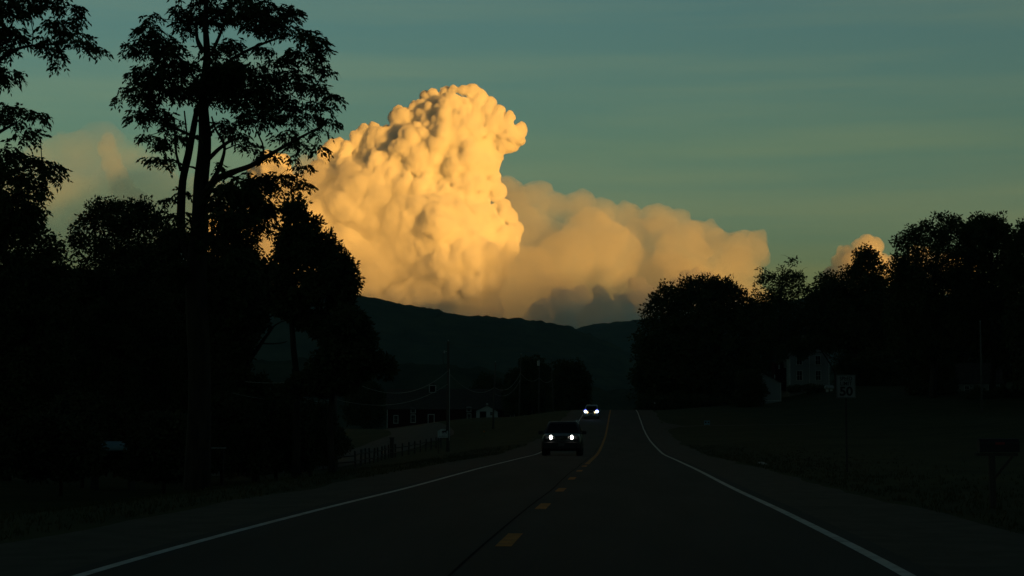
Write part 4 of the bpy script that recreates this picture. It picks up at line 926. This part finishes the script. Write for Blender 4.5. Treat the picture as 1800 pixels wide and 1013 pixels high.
def small_mailbox():
    p = hit(1151, 724); t = empty('mailbox', p, 'tiny pale mailbox on a thin post beyond the right shoulder near the crest', 'mailbox'); S = p[1] / F
    zt = (724 - 710) * S
    MB().box((0, 0, zt / 2 - .1), (.07, .07, zt + .1)).build('post', WOOD, t)
    sec = [(.11 * math.cos(math.pi * k / 8), .1 + .10 * math.sin(math.pi * k / 8)) for k in range(9)] + [(-.11, 0), (.11, 0)]
    MB().prism(sec, -.25, .25, 'y').build('box', SHEDW, t, (0, 0, zt)); MB().prism([(a * 1.05, b * 1.03) for a, b in sec], -.27, -.25, 'y').build('lid', TRIM, t, (0, 0, zt))
small_mailbox()
def litter(px, py, label, s=.16):
    p = hit(px, py); r_ = random.Random(int(px)); b = bmesh.new(); bmesh.ops.create_icosphere(b, subdivisions=2, radius=s)
    for v in b.verts: v.co = Vector((v.co.x * 1.5, v.co.y, v.co.z * .45)) * r_.uniform(.7, 1.2)
    me = bpy.data.meshes.new('litter'); b.to_mesh(me); b.free(); me.materials.append(SHEDW); tag(link('litter', me, None, Vector(p) + Vector((0, 0, s * .25))), label, 'litter')
litter(1338, 816, 'crumpled pale scrap of paper on the right verge', .12); litter(1345, 817, 'second smaller pale scrap just right of the crumpled one', .07)
def tank():
    c = at(1457.5, 681, 256); g = gz(c.x, c.y); t = empty('gas_tank', (c.x, c.y, g), 'small white domed gas tank at the right foot of the farmhouse', 'tank', rz=.9)
    S = 256 / F; r = 3.6 * S; z = c.z - g
    n = 9; pts = [(-.9 + r * (1 - math.cos(a)) - r, 0, z) for a in [math.pi / 2 * k / n for k in range(n + 1)]]
    rr = [max(.02, r * math.sin(math.pi / 2 * k / n)) for k in range(n + 1)]
    pts2 = [(-p[0], 0, p[2]) for p in pts[::-1]]
    MB().tube(pts + pts2, rr + rr[::-1], 14).build('tank', TRIM, t, sm=True); MB().tube([(0, 0, z + r - .02), (0, 0, z + r + .14)], .14, 10).build('valve_cap', TRIM, t)
    for s in (-.6, .6): MB().box((s, 0, (z - r) / 2 - .1), (.1, r * 1.4, z - r + .4)).build('leg', METAL, t)
tank()
# split-rail fence along the drive
def fence():
    A = [hit(*q) for q in ((568, 827), (625, 823), (683, 806), (775, 787))]; pts = []
    for a, b in zip(A, A[1:]):
        L = math.hypot(b[0] - a[0], b[1] - a[1]); n = max(1, round(L / 3.6))
        pts += [(a[0] + (b[0] - a[0]) * k / n, a[1] + (b[1] - a[1]) * k / n) for k in range(n)]
    pts.append(A[-1][:2]); o = Vector((pts[0][0], pts[0][1], gz(*pts[0])))
    t = empty('rail_fence', o, 'weathered post-and-rail fence between the verge and the gravel drive', 'fence')
    pm = MB().box((0, 0, .45), (.11, .11, 1.45), bev=.01).mesh('post', WOOD); r_ = random.Random(4)
    P = [Vector((x, y, gz(x, y))) - o for x, y in pts]
    for p in P:
        q = link('post', pm, t, p); q.rotation_euler = (r_.uniform(-.05, .05), r_.uniform(-.05, .05), r_.random())
    for a, b in zip(P, P[1:]):
        for h in (.42, .85):
            MB().tube([a + Vector((0, 0, h + r_.uniform(-.06, .06))), b + Vector((0, 0, h + r_.uniform(-.06, .06)))], .05, 5).build('rail', WOOD, t)
    p = hit(683, 806); t2 = empty('gate_post', (p[0], p[1] + 2, gz(p[0], p[1] + 2)), 'thick dark gate post standing where the fence meets the drive', 'post')
    MB().box((0, 0, .6), (.32, .32, 2.2), bev=.02).build('post', WOOD, t2); MB().box((0, 0, 1.74), (.42, .42, .08), bev=.01).build('cap', WOOD, t2)
fence()
def reflector():
    p = hit(851, 767); t = empty('reflector_stake', p, 'thin stake with a tiny orange reflector in the grass left of the near car', 'marker')
    MB().box((0, 0, .25), (.04, .03, .7)).build('stake', WOOD, t); MB().tube([(0, -.03, .55), (0, -.015, .55)], .10, 10).build('reflector', mat('amber', (.5, .16, .02), .4), t)
reflector()
def tarp():
    c = at(204, 786, 70); g = gz(c.x, c.y)
    PL = mat('tarp_blue', (.16, .26, .30), .7, (.11, .19, .22), 3, 6)
    t = empty('boat', (c.x, c.y, g), 'boat under a pale blue tarp glimpsed beneath the left-hand trees', 'boat', rz=YAW); z = c.z - g
    rings = []; hull = []
    for k in range(11):
        u = k / 10; x = -1.6 + 3.4 * u; w = .72 * (1 - u ** 3.0 * .85); sh = z + .05 * u; h = .26 + .16 * math.sin(3.0 * u) + .05 * math.sin(9 * u)
        rings.append([(x, w * math.cos(a), sh - .15 + h * max(0, math.sin(a)) - .06 * max(0, -math.sin(a))) for a in [2 * math.pi * j / 12 for j in range(12)]])
        hull.append([(x, w * .95 * math.cos(a), sh - .18 - (.50 * (1 - u * .5)) * max(0, -math.sin(a)) ** .7) for a in [math.pi + math.pi * j / 8 for j in range(9)]])
    MB().loft(rings).build('tarp', PL, t, sm=True); MB().loft(hull).build('hull', DARK, t)
    for sx in (-.9, .7): MB().box((sx, 0, (z - .6) / 2), (.12, .9, max(.2, z - .55))).build('trestle', WOOD, t)
tarp()
def table():
    c = at(378, 787.5, 74); g = gz(c.x, c.y); t = empty('picnic_table', (c.x, c.y, g), 'small pale picnic table under the left-hand trees', 'table', rz=YAW + .2); z = max(.7, c.z - g)
    for k in range(4): MB().box((0, -.3 + .2 * k, z), (1.0, .17, .035)).build('plank', TRIM if k == 0 else WOOD, t)
    for sx in (-1, 1):
        for sy in (-1, 1): MB().tube([(sx * .4, sy * .22, z - .02), (sx * .4, sy * .5, -.1)], .035, 4).build('leg', WOOD, t)
table()

# ------------------------------------------------------------------ cars
def car(label, loc, rz, paint, W=1.96, H=1.74, L=4.7, hood=1.10, belt=1.14, lamp=(1, .93, .80), lampw=.07, lamph=.10, lampx=.51, lampz=.92, suv=True, glare=None, halo=False, name='parked'):
    t = empty(name, loc, label, 'car', 'oncoming cars', rz)
    TYRE = mat('tyre', (.012, .012, .012), .9); RIM = mat('rim', (.18, .18, .18), .4, metal=.7); TRIMB = mat('black_trim', (.012, .012, .012), .6); CH = mat('chrome', (.5, .5, .5), .2, metal=1)
    GL = mat('tinted_glass', (.003, .003, .004), .2, spec=.12); HL = mat('lamp_housing', (.05, .055, .06), .2, spec=.4)
    hw = W / 2; f = -L / 2
    # body: rounded rings from nose to tail (y, half width, sill z, shoulder z)
    st = [(f, .80, .42, .86), (f + .06, .90, .32, .96), (f + .22, .965, .28, 1.01), (f + .6, .99, .26, hood - .03), (f + 1.15, 1.0, .26, hood + .03), (f + 1.7, 1.0, .26, belt), (f + 3.2, 1.0, .26, belt), (f + L - .5, .99, .28, belt), (f + L - .1, .93, .34, belt - .04), (f + L, .84, .42, belt - .14)]
    rings = []
    for y, w, z0, z1 in st:
        w *= hw; rings.append([(w * .90, y, z0), (w * .985, y, z0 + .12), (w, y, z0 + .35), (w * .985, y, z1 - .16), (w * .90, y, z1 - .035), (w * .70, y, z1), (0, y, z1 + .02), (-w * .70, y, z1), (-w * .90, y, z1 - .035), (-w * .985, y, z1 - .16), (-w, y, z0 + .35), (-w * .985, y, z0 + .12), (-w * .90, y, z0), (0, y, z0 - .02)])
    b = sharpen(MB().loft(rings).build('body', paint, t), 40)
    # cabin: lofted upward, belt to roof
    def cab(z, w, y0, y1, r=.12): return [(w - r, y0, z), (w, y0 + r, z), (w, y1 - r, z), (w - r, y1, z), (-w + r, y1, z), (-w, y1 - r, z), (-w, y0 + r, z), (-w + r, y0, z)]
    y1r = f + L - (.16 if suv else .35); rf = f + 1.75 + .55
    C0 = (belt - .04, hw * .955, f + 1.28, y1r - .02); C2 = (H - .08, hw * .76, rf + .02, y1r - .28)
    def mid(t_): return tuple(C0[i] * (1 - t_) + C2[i] * t_ for i in range(4))
    cabin = sharpen(MB().loft([cab(*C0), cab(*mid(.5)), cab(*C2), cab(H - .02, hw * .70, rf + .14, y1r - .40), cab(H, hw * .52, rf + .35, y1r - .7)]).build('cabin', paint, t), 50)
    def pt(u, k):                            # front screen point: u across (-1..1), k up (0..1)
        z, w, y0, _ = mid(k); return (u * (w - .12), y0 - .012, z)
    n = 8; sc_ = MB(); V = [[pt(-1 + 2 * i / n, k) for i in range(n + 1)] for k in (.08, .92)]
    V = [[(x, y - .03 * (1 - (2 * i / n - 1) ** 2), z) for i, (x, y, z) in enumerate(r)] for r in V]
    v0 = [sc_.b.verts.new(p) for p in V[0]]; v1 = [sc_.b.verts.new(p) for p in V[1]]; v2 = [sc_.b.verts.new((p[0], p[1] + .03, p[2])) for p in V[0]]; v3 = [sc_.b.verts.new((p[0], p[1] + .03, p[2])) for p in V[1]]
    for i in range(n):
        sc_.b.faces.new((v0[i], v0[i + 1], v1[i + 1], v1[i])); sc_.b.faces.new((v0[i], v0[i + 1], v2[i + 1], v2[i])); sc_.b.faces.new((v1[i], v1[i + 1], v3[i + 1], v3[i]))
    sc_.build('windscreen', GL, t, sm=False)
    for s in (-1, 1):
        z0, w0, ya, yb = mid(.12); z1, w1, yc, yd = mid(.88)
        for (fa, fb) in ((.06, .36), (.39, .68), (.71, .93)):
            q = MB(); P = [(s * (w0 + .012), ya + (yb - ya) * fa, z0), (s * (w0 + .012), ya + (yb - ya) * fb, z0), (s * (w1 + .012), yc + (yd - yc) * min(.95, fb), z1), (s * (w1 + .012), yc + (yd - yc) * max(.08, fa), z1)]
            a = [q.b.verts.new(p) for p in P]; c = [q.b.verts.new((p[0] - s * .03, p[1], p[2])) for p in P]
            q.b.faces.new(a); q.b.faces.new(c[::-1])
            for k in range(4): q.b.faces.new((a[k], a[(k + 1) % 4], c[(k + 1) % 4], c[k]))
            q.build('side_window', GL, t)
        if suv: MB().tube([(s * hw * .68, rf + .25, H - .03), (s * hw * .70, rf + .35, H + .05), (s * hw * .70, y1r - .9, H + .05), (s * hw * .68, y1r - .75, H - .03)], .022, 6).build('roof_rail', CH, t)
        mr = MB().box((s * (hw + .10), f + 1.5, belt + .02), (.24, .14, .17), bev=.035).build('mirror', TRIMB if suv else paint, t)
        MB().box((s * (hw - .03), f + 1.52, belt - .04), (.14, .06, .05)).build('mirror_arm', TRIMB, mr)
        # headlight: housing, glowing bulb, amber marker
        h = MB().box((s * (lampx + .10), f + .10, lampz), (.50, .16, .20), bev=.045, rot=Matrix.Rotation(-s * .28, 4, 'Z')).build('headlight', HL, t)
        bb = bmesh.new(); bmesh.ops.create_uvsphere(bb, u_segments=16, v_segments=10, radius=1.0)
        for v in bb.verts: v.co = (v.co.x * lampw + s * lampx, v.co.y * .05 + f - .00, v.co.z * lamph + lampz)
        me = bpy.data.meshes.new('bulb'); bb.to_mesh(me); bb.free(); me.materials.append(mat('lit_bulb', (1, 1, 1), .5, emit=lamp, emis=7)); link('bulb', me, h)
        if halo:  # added blue glow imitating the fringe over the bulb, not a real lens
            bb = bmesh.new(); bmesh.ops.create_uvsphere(bb, u_segments=12, v_segments=8, radius=1.0)
            for v in bb.verts: v.co = (v.co.x * lampw * 1.15 + s * lampx, v.co.y * .05 + f + .02, v.co.z * lamph * 1.1 + lampz + .10)
            me = bpy.data.meshes.new('lens'); bb.to_mesh(me); bb.free(); me.materials.append(mat('fringe_glow', (.1, .1, .3), .3, emit=(.10, .12, 1.0), emis=.55)); link('lens', me, h)
        if glare:
            bb = bmesh.new(); bmesh.ops.create_uvsphere(bb, u_segments=12, v_segments=8, radius=1.0)
            gx_, gz_, gc, ge, gr = glare
            for v in bb.verts: v.co = (v.co.x * gr + s * (lampx + gx_), v.co.y * .04 + f - .01, v.co.z * gr + lampz + gz_)
            me = bpy.data.meshes.new('marker_lamp'); bb.to_mesh(me); bb.free(); me.materials.append(mat('marker_glow', (1, .7, .3), .5, emit=gc, emis=ge)); link('marker_lamp', me, h)
        MB().tube([(s * .68, f - .01, .46), (s * .68, f + .05, .46)], .075, 12).build('fog_light', HL, t)
        for y in (f + .88, f + L - .98):
            w = empty('wheel', (0, 0, 0), None, None); w.parent = t; w.location = (s * (hw - .13), y, .365)
            for k in ('label', 'category'):
                if k in w: del w[k]
            rr = []; prof = [(-.13, .25), (-.135, .33), (-.11, .362), (.11, .362), (.135, .33), (.13, .25)]
            N = 24
            ty = MB(); R_ = [[ty.b.verts.new((a, r * math.cos(2 * math.pi * k / N), r * math.sin(2 * math.pi * k / N))) for (a, r) in prof] for k in range(N)]
            for k in range(N):
                for j in range(6): ty.b.faces.new((R_[k][j], R_[(k + 1) % N][j], R_[(k + 1) % N][(j + 1) % 6], R_[k][(j + 1) % 6]))
            ty.build('tyre', TYRE, w, sm=True)
            ri = MB().tube([(s * .05, 0, 0), (s * .10, 0, 0)], [.25, .24], 20)
            for k in range(5):
                a = 2 * math.pi * k / 5; ri.box((s * .115, math.cos(a) * .13, math.sin(a) * .13), (.03, .05, .2), rot=Matrix.Rotation(a - math.pi / 2, 4, 'X'))
            ri.build('rim', RIM, w)
            ar = MB(); K = 12
            ar.prism([( y + (.45 if k < K + 1 else .0) * math.cos(math.pi * k / K), .36 + .45 * math.sin(math.pi * k / K)) for k in range(K + 1)], s * (hw - .16), s * (hw + .006), 'x'); ar.build('wheel_arch', TRIMB, t)
    g = MB().box((0, f - .005, lampz - .03), (.66, .08, .19), bev=.03).build('grille', TRIMB, t)
    q = MB(); gy = f - .055
    for zz in (-.045, .0, .045): q.box((0, gy, lampz - .03 + zz), (.54, .02, .010))
    q.build('grille_bar', CH, g)
    q = MB(); q.tube([(-.37, gy, lampz + .08), (-.34, gy, lampz - .06), (-.26, gy, lampz - .13), (.26, gy, lampz - .13), (.34, gy, lampz - .06), (.37, gy, lampz + .08)], .014, 6); q.build('grille_surround', CH, g)
    if suv:
        q = MB()
        for s in (-1, 1): q.box((s * .045, gy - .012, lampz - .03), (.018, .012, .12))
        q.box((0, gy - .012, lampz - .03), (.08, .012, .018)); q.build('emblem', CH, g)
    else: MB().tube([(0, gy - .02, lampz - .03), (0, gy - .005, lampz - .03)], .05, 12).build('emblem', CH, g)
    bp = MB().box((0, f - .02, .52), (W * .90, .16, .34), bev=.06).build('bumper', TRIMB if suv else paint, t)
    MB().box((0, f - .105, .56), (.31, .015, .16)).build('number_plate', mat('plate', (.07, .07, .07), .6), bp)
    MB().box((0, f - .102, .40), (W * .55, .02, .10), bev=.008).build('air_intake', TRIMB, bp)
    for s in (-1, 1): MB().tube([(s * .12, f + 1.30, belt + .0), (s * .12 + .38, f + 1.44, belt + .16)], .010, 4).build('wiper', TRIMB, t)
    MB().box((0, 0, .33), (W * .8, L * .86, .16)).build('underbody', TRIMB, t)
    return t
def road_pose(y, x):
    return (x, y, float(road_z(y)) + .006)
PT1 = mat('paint_dark', (.006, .008, .010), .35, spec=.25); PT2 = mat('paint_silver', (.26, .30, .32), .4, spec=.4)
c1 = car('dark oncoming sport utility vehicle with roof rails and both headlights lit, nearest car', road_pose(88.5, -3.10), 0, PT1, name='oncoming_car', lampw=.068, lamph=.11)
c1.scale = (1.1, 1.1, 1.08)
pitch1 = math.atan((float(road_z(90)) - float(road_z(86.5))) / 3.5); c1.rotation_euler = (pitch1, 0, 0)
c2 = car('silver oncoming car with bluish headlights just coming over the crest', road_pose(197, -3.38), 0, PT2, W=1.86, H=1.66, hood=.98, belt=1.04, lampz=.96, lampx=.70, lampw=.16, lamph=.17, lamp=(.55, .70, 1.0), suv=False, glare=(-.24, -.12, (1, .7, .25), 3.0, .085), halo=True, name='oncoming_car')
pitch2 = math.atan((float(road_z(199)) - float(road_z(195))) / 4.0); c2.rotation_euler = (pitch2, 0, 0)

# ------------------------------------------------------------------ ragged grass at the shoulder edges
def tufts():
    r_ = np.random.default_rng(5); P = []
    for side in (-1, 1):
        n = 3000; y = 9 + 110 * r_.random(n) ** 1.5; d = np.abs(r_.normal(size=n)) * 3.0 - .1
        x = np.where(side > 0, SR + d, SL - d); P.append(np.stack([x, y, ground_z(x, y)], 1))
    P = np.concatenate(P); P = np.repeat(P, 4, 0); P[:, :2] += r_.normal(size=(len(P), 2)) * .05
    D = np.stack([r_.normal(size=len(P)) * .35, r_.normal(size=len(P)) * .35, np.ones(len(P))], 1); D /= np.linalg.norm(D, axis=1)[:, None]
    V, Fc = leaf_mesh(P, D, r_.uniform(.04, .15, len(P)), r_.uniform(.012, .03, len(P)), r_)
    tag(link('grass_tufts', mesh_np('grass_tufts', V, Fc, mat('grass_blades', (.034, .046, .018), .9, (.06, .058, .028), .7, 4, spec=.05))), 'short ragged grass along both edges of the road shoulders', 'grass', kind='stuff')
tufts()
